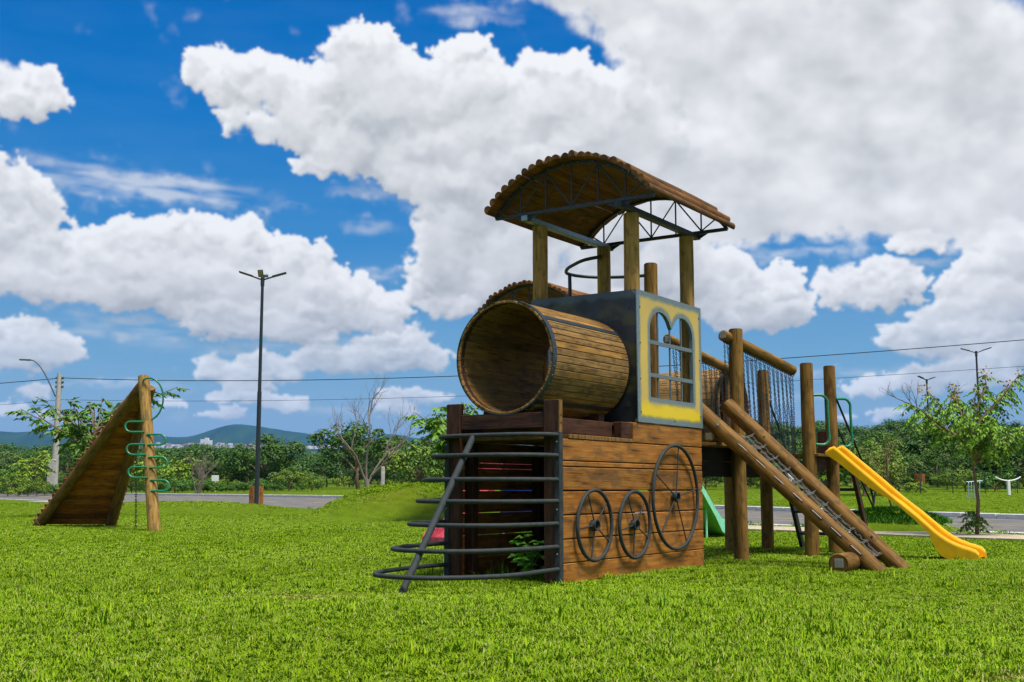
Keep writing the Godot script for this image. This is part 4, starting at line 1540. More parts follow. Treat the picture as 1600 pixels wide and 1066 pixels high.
func make_platform() -> void:
	# platform between the train's cab and the chain bridge
	var t := frame_thing("log_platform", "log platform behind the train cab with one tall post", "platform", 3.47, 0.3)
	round_post(t, 3.87, 0.0, 0.0, 2.61, 0.078, M.tower_post).set_meta("label", "front post carrying the bridge rail")
	round_post(t, 3.46, 0.86, 0.0, 3.40, 0.083, M.tower_post)
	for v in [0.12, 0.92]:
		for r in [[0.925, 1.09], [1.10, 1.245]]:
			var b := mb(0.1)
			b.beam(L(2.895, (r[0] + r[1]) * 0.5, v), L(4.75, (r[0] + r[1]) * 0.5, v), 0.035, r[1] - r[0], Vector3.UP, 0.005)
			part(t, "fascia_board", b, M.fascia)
	var us := 2.90
	while us < 4.7:
		var b := mb(0.12, 0.03)
		b.beam(L(us + 0.06, 1.265, -0.14), L(us + 0.06, 1.265, 0.96), 0.112, 0.035, Vector3.UP, 0.005)
		part(t, "deck_board", b, M.board_end)
		us += 0.12
	var bl := mb(0.08)
	bl.timber(L(2.915, 1.346, -0.06), L(3.76, 1.346, -0.06), 0.066, 0.062, R, 16)
	part(t, "edge_log", bl, M.ramp)
	nail_plate(t, L(2.915, 1.346, -0.06), Vector3(-1, 0, 0), Vector3.UP, 0.07)
	for v in [0.0, 0.8]:
		for u in [2.98, 4.02]:
			round_post(t, u, v + 0.02, 0.0, 0.93, 0.06, M.dark_wood, "prop") if u > 3.5 and v > 0.5 else null


func make_ramp() -> void:
	var t := frame_thing("net_ramp", "sloping ramp of two thick logs with a chain net between", "climbing ramp", 3.0, -1.0)
	var tops := []
	for q in [[2.985, 0.12, 1.68, -1.80, -0.03], [3.53, 0.0, 1.725, -1.88, -0.03]]:
		var b := mb(0.06, 0.03)
		var a := L(q[0], q[2], q[1])
		var f := L(q[0], q[4], q[3])
		b.timber(a, f, 0.085, 0.082, R, 20, 0.035)
		var lg := part(t, "ramp_log", b, M.ramp)
		tops.append([a, f])
		# bolt holes and the stitches of the net on the outer face
		var d := (f - a).normalized()
		var out := Vector3(-1, 0, 0)
		if q[0] < 3.2:
			var nrm := (out * 0.9 + Vector3(0, 0.25, 0.25)).normalized()
			for k in 7:
				var s := 0.66 + k * 0.255
				var p0 := a + d * s + nrm * 0.083
				var p1 := a + d * (s + 0.13) + nrm * 0.083
				b = MB.new()
				b.tube([p0, p0.lerp(p1, 0.5) + nrm * 0.004, p1], 0.0055, 6)
				part(t, "stitch", b, M.chain)
				for p in [p0, p1]:
					b = MB.new()
					b.tube([p - nrm * 0.01, p + nrm * 0.0015], 0.012, 10)
					part(t, "bolt_hole", b, M.hole)
			bolt(t, a + d * 0.36 + nrm * 0.08, nrm, 0.018, M.galvanised)
		else:
			var nrm := (Vector3(-0.75, 0.6, 0.1)).normalized()
			for s in [0.16, 0.62, 2.15]:
				b = MB.new()
				b.tube([a + d * s + nrm * 0.06, a + d * s + nrm * 0.087], 0.013, 10)
				part(t, "bolt_hole", b, M.hole)
	# chain net
	var n := 10
	for w in [0.16, 0.33, 0.5, 0.67, 0.84]:
		var b := MB.new()
		var prev := Vector3.ZERO
		for k in n + 1:
			var s := 0.19 + 0.70 * k / n
			var p: Vector3 = (tops[0][0].lerp(tops[0][1], s)).lerp(tops[1][0].lerp(tops[1][1], s), w) + Vector3(R.randf_range(-0.012, 0.012), -0.035 + R.randf_range(-0.01, 0.01), 0)
			if k > 0: b.chain(prev, p, 0.036, 0.0042, 0.008)
			prev = p
		part(t, "net_chain", b, M.white_rope)
	for k in n + 1:
		var s := 0.19 + 0.70 * k / n
		var a: Vector3 = tops[0][0].lerp(tops[0][1], s)
		var c: Vector3 = tops[1][0].lerp(tops[1][1], s)
		var b := MB.new()
		b.chain(a + Vector3(0.08, -0.01, 0), c + Vector3(-0.08, -0.01, 0), 0.036, 0.0042, 0.03)
		part(t, "net_chain", b, M.white_rope)
	# round log at the foot that spreads the two rails
	var f := frame_thing("ground_log", "round log lying under the foot of the net ramp", "log", 3.0, -1.3)
	var b2 := mb(0.05)
	b2.timber(L(2.58, 0.09, -1.52), L(3.72, 0.085, -1.52), 0.102, 0.095, R, 20)
	part(f, "trunk", b2, M.ramp)
	nail_plate(f, L(2.58, 0.09, -1.52), Vector3(-1, 0, 0), Vector3.UP, 0.085)


func make_bridge() -> void:
	var t := frame_thing("chain_bridge", "suspended log bridge with sides of hanging chains", "bridge", 4.5, 0.3)
	var rails := [[L(3.70, 2.53, 0.085), L(5.25, 2.24, -0.17), 0.063], [L(3.62, 2.52, 0.74), L(5.95, 2.285, 0.80), 0.061]]
	for q in rails:
		var b := mb(0.06, 0.02)
		b.timber(q[0], q[1], q[2] * 1.04, q[2] * 0.95, R, 16)
		part(t, "rail_log", b, M.tower_post)
		nail_plate(t, q[0], (q[0] - q[1]).normalized(), Vector3.UP, 0.075)
	# treads
	var n := 5
	for k in n:
		var s := (k + 0.5) / n
		var u := lerpf(4.75, 5.30, s)
		var y := 1.20 - 0.05 * 4.0 * s * (1.0 - s)
		var b := mb(0.1, 0.03)
		b.timber(L(u, y, -0.16), L(u, y, 0.86), 0.048, 0.046, R, 12)
		part(t, "tread", b, M.ramp)
	# hanging chains, in leaning pairs
	for side in 2:
		var q: Array = rails[side]
		var m := 32 if side == 0 else 26
		for k in m:
			var s := (k + 0.6) / m
			var top: Vector3 = q[0].lerp(q[1], s) + Vector3(0, -q[2] * 0.9, 0)
			var lean := (0.24 if k % 2 else 0.02) + R.randf_range(-0.05, 0.05)
			var s2 := clampf(s + lean * 0.45, 0.0, 1.0)
			var foot: Vector3 = q[0].lerp(q[1], s2)
			foot.y = 1.24 - 0.13 * 4.0 * s2 * (1.0 - s2)
			var b := MB.new()
			b.chain(top, foot, 0.028, 0.0034, 0.0)
			# staple on the log
			b.tube([top + Vector3(0, 0.0, 0.03), top + Vector3(0, -0.03, 0.0), top + Vector3(0, 0.0, -0.03)], 0.004, 5)
			part(t, "chain", b, M.dark_chain)
		for yy in [0.06]:
			var b := MB.new()
			var a: Vector3 = q[0]; var c: Vector3 = q[1]
			b.chain(Vector3(a.x + 0.2, 1.24 + yy, a.z), Vector3(c.x, 1.24 + yy - 0.05, c.z), 0.04, 0.005, 0.12)
			part(t, "chain", b, M.dark_chain)


func slide_profile() -> Array:
	# [v, height of the near wall's upper edge, height of the chute's underside]
	return [[-0.54, 1.24, 1.215], [-0.585, 1.285, 1.18], [-0.64, 1.302, 1.14], [-0.70, 1.255, 1.10], [-0.86, 1.114, 0.965], [-1.09, 0.916, 0.785], [-1.25, 0.772, 0.69], [-1.37, 0.664, 0.605], [-1.54, 0.532, 0.455], [-1.71, 0.385, 0.285], [-1.77, 0.330, 0.130], [-1.83, 0.282, 0.040], [-1.90, 0.235, 0.010], [-1.97, 0.198, 0.0], [-2.06, 0.163, 0.0], [-2.14, 0.140, 0.0], [-2.20, 0.118, 0.002], [-2.235, 0.075, 0.012]]


# plastic slide: rounded hollow side walls and a chute between them
func slide_mesh(b: MB, u0: float, u1: float, v_off: float, lift: float) -> void:
	var pr := slide_profile()
	var wall := 0.085
	for side in 2:
		var ua := u0 if side == 0 else u1 - wall
		# closed cross-section round the wall: rounded at the top
		var ring0 := []
		for i in pr.size():
			var v: float = pr[i][0] + v_off
			var hi: float = pr[i][1] + lift * (1.0 if side else 0.0)
			var lo: float = pr[i][2]
			var r := minf(wall * 0.5, (hi - lo) * 0.45)
			var ring := []
			for k in 11:
				var a := PI * k / 10.0
				ring.append(L(ua + wall * 0.5 + cos(a) * wall * 0.5, maxf(hi - r + sin(a) * r, lo), v))
			ring.append(L(ua + 0.002, lo, v))
			ring.append(L(ua + wall - 0.002, lo, v))
			if i > 0:
				for k in ring.size():
					var j := (k + 1) % ring.size()
					var cen: Vector3 = (ring[1] + ring[9] + ring[11] + ring[12]) * 0.25
					var n0: Vector3 = (ring[k] - cen).normalized() if k < 11 else ((ring[k] + ring[j]) * 0.5 - cen).normalized()
					var n1: Vector3 = (ring[j] - cen).normalized() if k < 10 else n0
					if k < 11 and k > 0 and k < 10:
						var a0 := PI * k / 10.0; var a1 := PI * (k + 1) / 10.0
						n0 = Vector3(cos(a0), sin(a0), 0); n1 = Vector3(cos(a1), sin(a1), 0)
					elif k == 10: n0 = Vector3(-1, 0, 0); n1 = n0
					elif k == 12: n0 = Vector3(1, 0, 0); n1 = n0
					elif k == 11: n0 = Vector3(0, -1, 0); n1 = n0
					b.tri(ring0[k], ring[k], ring[j], n0, n0, n1, Vector2.ZERO, Vector2.ONE, Vector2.RIGHT)
					b.tri(ring0[k], ring[j], ring0[j], n0, n1, n1, Vector2.ZERO, Vector2.ONE, Vector2.RIGHT)
			if i == 0 or i == pr.size() - 1:
				var e := Vector3(0, 0, -1.0 if i == 0 else 1.0)
				for k in range(1, ring.size() - 1):
					b.tri(ring[0], ring[k], ring[k + 1], e, e, e, Vector2.ZERO, Vector2.ONE, Vector2.RIGHT)
			ring0 = ring
	for i in pr.size() - 1:
		var q := []
		for w in [[i, u0 + wall * 0.6], [i + 1, u0 + wall * 0.6], [i + 1, u1 - wall * 0.6], [i, u1 - wall * 0.6]]:
			var e: Array = pr[w[0]]
			var y: float = e[1] - 0.115
			if w[0] == 0: y = e[2]
			q.append(L(w[1], maxf(y, e[2] + 0.02), e[0] + v_off))
		var n: Vector3 = (q[1] - q[0]).cross(q[3] - q[0]).normalized()
		if n.y < 0.0: n = -n
		b.quad(q[0], q[1], q[2], q[3], n)
		for z in 4: q[z].y -= 0.02
		b.quad(q[0], q[1], q[2], q[3], -n)


func make_tower() -> void:
	var t := frame_thing("slide_tower", "log tower at the end of the chain bridge with green grab handles", "play tower", 5.7, 0.2)
	round_post(t, 5.28, -0.33, 0.0, 2.325, 0.082, M.tower_post)
	round_post(t, 6.09, -0.35, 0.0, 2.36, 0.078, M.tower_post)
	round_post(t, 5.62, 0.85, 0.0, 2.38, 0.08, M.tower_post)
	round_post(t, 6.29, 0.62, 0.0, 2.375, 0.078, M.tower_post)
	for v in [-0.30, 0.60]:
		var b := mb(0.1)
		b.beam(L(5.26, 1.10, v), L(6.30, 1.10, v), 0.04, 0.16, Vector3.UP, 0.005)
		part(t, "deck_beam", b, M.dark_wood)
	var us := 5.24
	while us < 6.3:
		var b := mb(0.1, 0.03)
		b.beam(L(us + 0.055, 1.20, -0.46), L(us + 0.055, 1.20, 0.76), 0.103, 0.035, Vector3.UP, 0.005)
		part(t, "deck_board", b, M.ramp)
		us += 0.11
	var b2 := mb(0.1)
	b2.beam(L(5.36, 0.86, -0.30), L(6.02, 0.86, -0.30), 0.05, 0.07, Vector3.UP, 0.005)
	part(t, "cross_tie", b2, M.black)
	# side board by the slide
	b2 = mb(0.1)
	b2.beam(L(6.05, 1.22, -0.26), L(6.05, 1.52, -0.26), 0.03, 0.16, Vector3(0, 0, 1), 0.005)
	part(t, "side_board", b2, M.dark_wood)
	# green handles on the two front posts
	for q in [[5.28, 5.42, -0.40], [6.09, 6.22, -0.43]]:
		var b := MB.new()
		var a: float = q[0]
		var v: float = q[2]
		b.tube(bent([L(a + (0.05 if a < 6 else -0.02), 1.93, v + (0.03 if a < 6 else -0.0)), L(a + 0.16, 1.93, v - 0.12), L(a + 0.17, 1.33, v - 0.13), L(a + (0.05 if a < 6 else -0.0), 1.33, v)]), 0.017, 10)
		part(t, "handle", b, M.green_pipe)
	# ladder at the far end with black pipe rails
	var l := frame_thing("wooden_ladder", "dark wooden ladder leaning on the slide tower", "ladder", 6.9, 0.0)
	for v in [0.42, -0.50]:
		var b := mb(0.1)
		b.beam(L(6.32, 1.24, v), L(7.06, 0.0, v), 0.045, 0.10, Vector3(1, 0, 0), 0.005)
		part(l, "stringer", b, M.black if v > 0 else M.dark_wood)
	for k in 4:
		var s := (k + 0.55) / 4.2
		var b := mb(0.1)
		b.beam(L(lerpf(6.32, 7.06, s), lerpf(1.24, 0.0, s), 0.44), L(lerpf(6.32, 7.06, s), lerpf(1.24, 0.0, s), -0.52), 0.10, 0.04, Vector3.UP, 0.004)
		part(l, "step", b, M.black)
	var hr := MB.new()
	hr.tube(bent([L(6.16, 2.06, -0.36), L(6.95, 0.92, -0.56), L(7.02, 0.62, -0.58)]), 0.014, 8)
	hr.tube(bent([L(6.20, 1.55, -0.40), L(7.00, 0.55, -0.58)]), 0.012, 8)
	hr.tube([L(7.12, 1.0, -0.62), L(7.0, 0.56, -0.58)], 0.014, 8)
	part(l, "hand_rail", hr, M.black)
	hr = MB.new()
	hr.tube(bent([L(6.3, 2.05, 0.58), L(7.0, 1.0, 0.48), L(7.02, 0.5, 0.46)]), 0.014, 8)
	part(l, "hand_rail", hr, M.black)
	# yellow slide
	var s := frame_thing("yellow_slide", "wavy yellow plastic slide beside the log tower", "slide", 5.45, -1.4)
	var b3 := MB.new()
	slide_mesh(b3, 5.24, 5.66, 0.0, 0.02)
	part(s, "chute", b3, M.yellow)
	b3 = MB.new()
	b3.tube([L(5.45, 0.34, -1.66), L(5.45, 0.0, -1.80)], 0.02, 8)
	part(s, "support", b3, M.black)


func make_rear_tower() -> void:
	# second tower half hidden behind the train
	var t := frame_thing("rear_tower", "roofed log tower half hidden behind the train", "play tower", 7.3, 4.5)
	for q in [[6.75, 3.97], [8.1, 3.97], [6.75, 5.03], [8.1, 5.03]]:
		round_post(t, q[0], q[1], 0.0, 3.44, 0.08, M.post)
	make_roof(t, 6.38, 8.5, 6.5, 8.32, 4.5, 3.48, false)
	var us := 6.6
	while us < 8.25:
		var b := mb(0.1, 0.03)
		b.beam(L(us + 0.075, 1.25, 3.85), L(us + 0.075, 1.25, 5.15), 0.14, 0.035, Vector3.UP, 0.004)
		part(t, "deck_board", b, M.ramp)
		us += 0.15
	for v in [3.92, 5.08]:
		var b := mb(0.1)
		b.beam(L(6.6, 1.15, v), L(8.25, 1.15, v), 0.04, 0.16, Vector3.UP, 0.005)
		part(t, "deck_beam", b, M.dark_wood)
	# crossed black pipes of its climbing frame
	var c := frame_thing("pipe_climber", "thin black zigzag pipe climber behind the cow catcher", "climbing frame", 6.2, 5.6)
	for w in [[[5.95, 1.78, 5.05], [5.75, 1.40, 5.42], [5.75, 1.0, 5.52], [6.0, 0.25, 5.15]], [[5.9, 1.1, 5.12], [5.80, 0.80, 5.35], [5.9, 0.0, 5.2]], [[6.3, 2.25, 5.05], [6.0, 1.60, 5.05], [5.9, 0.0, 5.05]], [[6.35, 2.2, 4.7], [6.2, 1.5, 4.75], [6.1, 0.0, 4.75]]]:
		var b := MB.new()
		var pts := []
		for p in w: pts.append(L(p[0], p[1], p[2]))
		b.tube(bent(pts), 0.014, 8)
		part(c, "pipe", b, M.black)
	# slides of the rear tower
	var s := frame_thing("pink_slide", "faded pink plastic slide end on the grass behind the cow catcher", "slide", 5.6, 5.2)
	var b4 := MB.new()
	var prof := [[6.6, 1.30, 1.2], [6.45, 1.25, 1.08], [6.0, 0.82, 0.68], [5.55, 0.42, 0.28], [5.35, 0.27, 0.06], [5.15, 0.20, 0.01], [5.0, 0.17, 0.0], [4.94, 0.10, 0.01]]
	simple_slide(b4, prof, 4.86, 5.34)
	part(s, "chute", b4, M.pink)
	var g := frame_thing("mint_slide", "mint green plastic slide end seen beyond the cab wall", "slide", 9.0, 2.9)
	b4 = MB.new()
	var prof2 := [[7.9, 1.45, 1.32], [8.2, 1.25, 1.12], [8.7, 0.86, 0.73], [9.2, 0.48, 0.34], [9.45, 0.32, 0.10], [9.7, 0.27, 0.01], [9.95, 0.22, 0.0], [10.02, 0.1, 0.01]]
	simple_slide(b4, prof2, 2.62, 3.05)
	part(g, "chute", b4, M.mint)
	b4 = MB.new()
	b4.box(Transform3D(Basis(), L(8.35, 0.62, 2.95)), Vector3(0.9, 1.2, 0.04), 0.01)
	part(g, "side_sheet", b4, M.black)
	b4 = MB.new()
	b4.tube([L(9.05, 0.0, 2.72), L(9.05, 0.5, 2.72)], 0.02, 8)
	part(g, "support", b4, M.mint)
	var bl := frame_thing("blue_play_panel", "blue plastic play panel glimpsed between the train's planks", "play panel", 5.6, 4.2)
	b4 = MB.new()
	b4.box(Transform3D(Basis(), L(6.5, 0.62, 4.45)), Vector3(0.05, 0.5, 1.15), 0.02)
	part(bl, "panel", b4, M.blue)
	b4 = MB.new()
	b4.box(Transform3D(Basis(), L(6.5, 1.08, 4.45)), Vector3(0.05, 0.30, 1.15), 0.02)
	part(bl, "upper_panel", b4, M.pink)
	for v in [3.92, 4.98]:
		b4 = MB.new()
		b4.tube([L(6.5, 0.0, v), L(6.5, 1.2, v)], 0.03, 10)
		part(bl, "leg", b4, M.white)
	# barrel tunnel between the two towers
	var k := frame_thing("barrel_tunnel", "weathered barrel tunnel seen through the hanging chains", "tunnel", 5.8, 2.0)
	var ns := 40
	var c0 := Vector2(5.85, 1.86)
	for i in ns:
		var a := TAU * (i + 0.5) / ns
		var up := Vector3(cos(a), sin(a), 0)
		var b := mb(0.15, 0.03)
		var mid := L(c0.x + 0.5 * cos(a), c0.y + 0.5 * sin(a), 0)
		b.beam(mid + Vector3(0, 0, -(0.86 )), mid + Vector3(0, 0, -3.8), TAU * 0.5 / ns - 0.003, 0.022, up, 0.003)
		part(k, "stave", b, M.grey_log)
	for v in [0.9, 3.7]:
		var b := MB.new()
		var ring := []
		for i in 40: ring.append(L(c0.x + 0.516 * cos(TAU * i / 40.0), c0.y + 0.516 * sin(TAU * i / 40.0), v))
		b.tube(ring, 0.012, 6, true)
		part(k, "iron_ring", b, M.black)


func simple_slide(b: MB, prof: Array, v0: float, v1: float) -> void:
	# profile points [u, wall top, underside]
	for i in prof.size() - 1:
		var p: Array = prof[i]; var q: Array = prof[i + 1]
		for v in [v0, v1]:
			var sg := -1.0 if v == v0 else 1.0
			var vi: float = v - sg * 0.05
			b.quad(L(p[0], p[1], v), L(q[0], q[1], v), L(q[0], q[2], v), L(p[0], p[2], v), Vector3(0, 0, -sg))
			b.quad(L(p[0], p[1], vi), L(q[0], q[1], vi), L(q[0], q[2], vi), L(p[0], p[2], vi), Vector3(0, 0, sg))
			b.quad(L(p[0], p[1] + 0.006, v), L(q[0], q[1] + 0.006, v), L(q[0], q[1], vi), L(p[0], p[1], vi), Vector3.UP)
		var y0: float = maxf(p[1] - 0.11, p[2] + 0.015); var y1: float = maxf(q[1] - 0.11, q[2] + 0.015)
		b.quad(L(p[0], y0, v0), L(q[0], y1, v0), L(q[0], y1, v1), L(p[0], y0, v1), Vector3.UP)
		b.quad(L(p[0], p[2], v0), L(q[0], q[2], v0), L(q[0], q[2], v1), L(p[0], p[2], v1), Vector3.DOWN)
	for q in [prof[0], prof[prof.size() - 1]]:
		b.quad(L(q[0], q[1], v0), L(q[0], q[1], v1), L(q[0], q[2], v1), L(q[0], q[2], v0), Vector3(1, 0, 0))


func make_tripod() -> void:
	off = Vector2.ZERO
	var base := P(-8.3, 0.0, 23.8)
	var t := thing("tripod_climber", "three-legged log climber with a plank wall and green bent rungs", "climbing frame", base)
	var q := func(x: float, y: float, d: float) -> Vector3: return P(x, y, d) - base
	# legs
	var n0: Vector3 = q.call(-10.12, -0.02, 24.85); var n1: Vector3 = q.call(-7.33, 2.80, 22.72)
	var f0: Vector3 = q.call(-8.60, -0.02, 24.95); var f1: Vector3 = q.call(-7.28, 2.76, 23.1)
	var p0: Vector3 = q.call(-6.72, -0.03, 21.95); var p1: Vector3 = q.call(-7.22, 2.98, 22.45)
	for w in [[n0, n1, 0.115, 0.10], [f0, f1, 0.11, 0.10]]:
		var b := mb(0.06, 0.03)
		b.timber(w[0], w[1] + (w[1] - w[0]).normalized() * 0.05, w[2], w[3], R, 18)
		part(t, "rail_log", b, M.ramp)
	var b2 := mb(0.05)
	b2.timber(p0, p1, 0.118, 0.102, R, 18)
	part(t, "post", b2, M.post)
	# wall of half-round logs on the outer side of the two rails
	var nrm: Vector3 = (n1 - n0).cross(f0 - n0).normalized()
	if nrm.x > 0.0: nrm = -nrm
	var wall := holder(t, "log_wall")
	var rows := 25
	for k in rows:
		var s := (k + 0.5) / rows * 0.93
		var a: Vector3 = n0.lerp(n1, s); var c: Vector3 = f0.lerp(f1, s)
		var d := (c - a).normalized()
		var b := mb(0.42, 0.08)
		b.col = b.col * (0.78 if k % 2 else 1.18)
		var lift := nrm * (0.088 + R.randf_range(0.0, 0.012))
		b.half_log(a - d * 0.13 + lift, c + d * 0.10 + lift, nrm.rotated(d, R.randf_range(-0.16, 0.16)), n0.distance_to(n1) * 0.93 / rows - (0.014 if k % 3 else 0.024), 0.05, R)
		part(wall, "half_log", b, M.dark_plank)
	# green rungs, alternately to the left and to the right of the post
	for k in 3:
		for side in 2:
			var s := 0.665 - k * 0.145 - side * 0.082
			var c: Vector3 = p0.lerp(p1, s)
			var ax: Vector3 = (p1 - p0).normalized()
			var sg := -1.0 if side == 0 else 1.0
			var h := 0.205
			var x := Vector3(sg, 0, 0)
			var b := MB.new()
			var rr := 0.37 if side == 0 else 0.36
			var lo := c - ax * h * 0.5; var hi := c + ax * h * 0.5
			var pts := [hi + x * 0.02 + Vector3(0, 0, 0.11)]
			for j in 9:
				var a := PI * 0.5 - PI * j / 8.0
				pts.append(c + x * (rr - 0.09 + cos(a) * h * 0.5) + ax * sin(a) * h * 0.5 + Vector3(0, 0, 0.11))
			pts.append(lo + x * 0.02 + Vector3(0, 0, 0.11))
			b.tube(pts, 0.019, 10)
			part(t, "rung", b, M.green_pipe)
	var hoop := []
	for j in 15:
		var a := PI * 0.62 - PI * 1.18 * j / 14.0
		hoop.append(p0.lerp(p1, 0.845) + Vector3(0.10 + 0.30 * cos(a) * 0.95, 0.41 * sin(a), 0.09))
	hoop.push_front(p0.lerp(p1, 0.955) + Vector3(0.02, 0.0, 0.1))
	hoop.append(p0.lerp(p1, 0.715) + Vector3(0.0, 0.0, 0.11))
	var b3 := MB.new()
	b3.tube(hoop, 0.018, 10)
	part(t, "hand_hoop", b3, M.green_pipe)
	b3 = MB.new()
	b3.chain(q.call(-7.45, 1.85, 22.9), q.call(-7.42, 0.02, 23.0), 0.05, 0.006, 0.0)
	part(t, "hanging_chain", b3, M.black)
	b3 = MB.new()
	b3.tube(bent([n0.lerp(n1, 0.10) + Vector3(-0.14, 0.15, 0.05), n0.lerp(n1, 0.06) + Vector3(-0.10, 0, 0.18), n0.lerp(n1, 0.02) + Vector3(0.1, 0.0, 0.22)]), 0.006, 6)
	part(t, "tie_wire", b3, M.white_rope)



func bin_proto(at: Vector3, label: String) -> Node3D:
	var t := thing("litter_bin", label, "litter bin", at, Basis(), "slatted litter bins")
	var b := MB.new()
	b.tube([Vector3(0, 0, 0), Vector3(0, 0.3, 0)], 0.03, 8)
	part(t, "stand", b, M.lamp_post)
	var n := 14
	for k in n:
		var a := TAU * k / n
		var s := mb(0.15, 0.05)
		var o := Vector3(cos(a), 0, sin(a))
		s.box(Transform3D(Basis(o.cross(Vector3.UP), Vector3.UP, o), o * 0.25 + Vector3(0, 0.52, 0)), Vector3(0.095, 0.72, 0.025), 0.004)
		part(t, "slat", s, M.plank)
	b = MB.new()
	b.tube([Vector3(0, 0.2, 0), Vector3(0, 0.86, 0)], 0.22, 16)
	part(t, "liner", b, M.lamp_post)
	b = MB.new()
	b.tube([Vector3(0, 0.88, 0), Vector3(0, 0.97, 0), Vector3(0, 1.02, 0)], 0.12, 14, false, 0.10)
	part(t, "lid", b, M.lamp_post)
	return t


func lamp(at: Vector3, h: float, turn: float, label: String, spot: bool) -> Node3D:
	var t := thing("street_lamp", label, "street lamp", at, Basis(Vector3.UP, turn), "two-armed street lamps")
	var b := MB.new()
	b.tube([Vector3(0, -0.1, 0), Vector3(0, h * 0.5, 0), Vector3(0, h * 0.5 + 0.01, 0)], 0.085, 14, false, 0.078)
	b.tube([Vector3(0, h * 0.5, 0), Vector3(0, h - 0.1, 0)], 0.066, 14, false, 0.055)
	part(t, "pole", b, M.lamp_post)
	b = MB.new()
	b.box(Transform3D(Basis(), Vector3(0, 0.01, 0)), Vector3(0.3, 0.03, 0.3), 0.005)
	part(t, "base_plate", b, M.lamp_post)
	b = MB.new()
	b.tube([Vector3(0, h - 0.35, 0), Vector3(0, h - 0.02, 0)], 0.075, 14)
	part(t, "collar", b, M.lamp_post)
	for s in [-1.0, 1.0]:
		b = MB.new()
		b.beam(Vector3(s * 0.03, h - 0.12, 0), Vector3(s * 0.42, h + 0.02, 0), 0.07, 0.05, Vector3.UP, 0.008)
		part(t, "arm", b, M.lamp_post)
		b = MB.new()
		b.beam(Vector3(s * 0.36, h + 0.01, 0), Vector3(s * 0.88, h + 0.17, 0), 0.24, 0.05, Vector3.UP, 0.015)
		var hd := part(t, "lamp_head", b, M.lamp_post)
	if spot:
		b = MB.new()
		b.box(Transform3D(Basis(Vector3(1, 0, 0), 0.5) * Basis(Vector3(0, 0, 1), 0.1), Vector3(-0.08, h + 0.13, 0.0)), Vector3(0.20, 0.28, 0.05), 0.01)
		part(t, "flood_light", b, M.lamp_post)
		b = MB.new()
		b.box(Transform3D(Basis(Vector3(1, 0, 0), 0.5) * Basis(Vector3(0, 0, 1), 0.1), Vector3(-0.08, h + 0.12, 0.035)), Vector3(0.16, 0.22, 0.01), 0.003)
		part(t, "flood_glass", b, M.lamp_face)
		b = MB.new()
		b.box(Transform3D(Basis(Vector3(1, 0, 0), 0.6), Vector3(0.12, h + 0.03, 0.03)), Vector3(0.18, 0.12, 0.05), 0.01)
		part(t, "flood_light", b, M.galvanised)
	return t


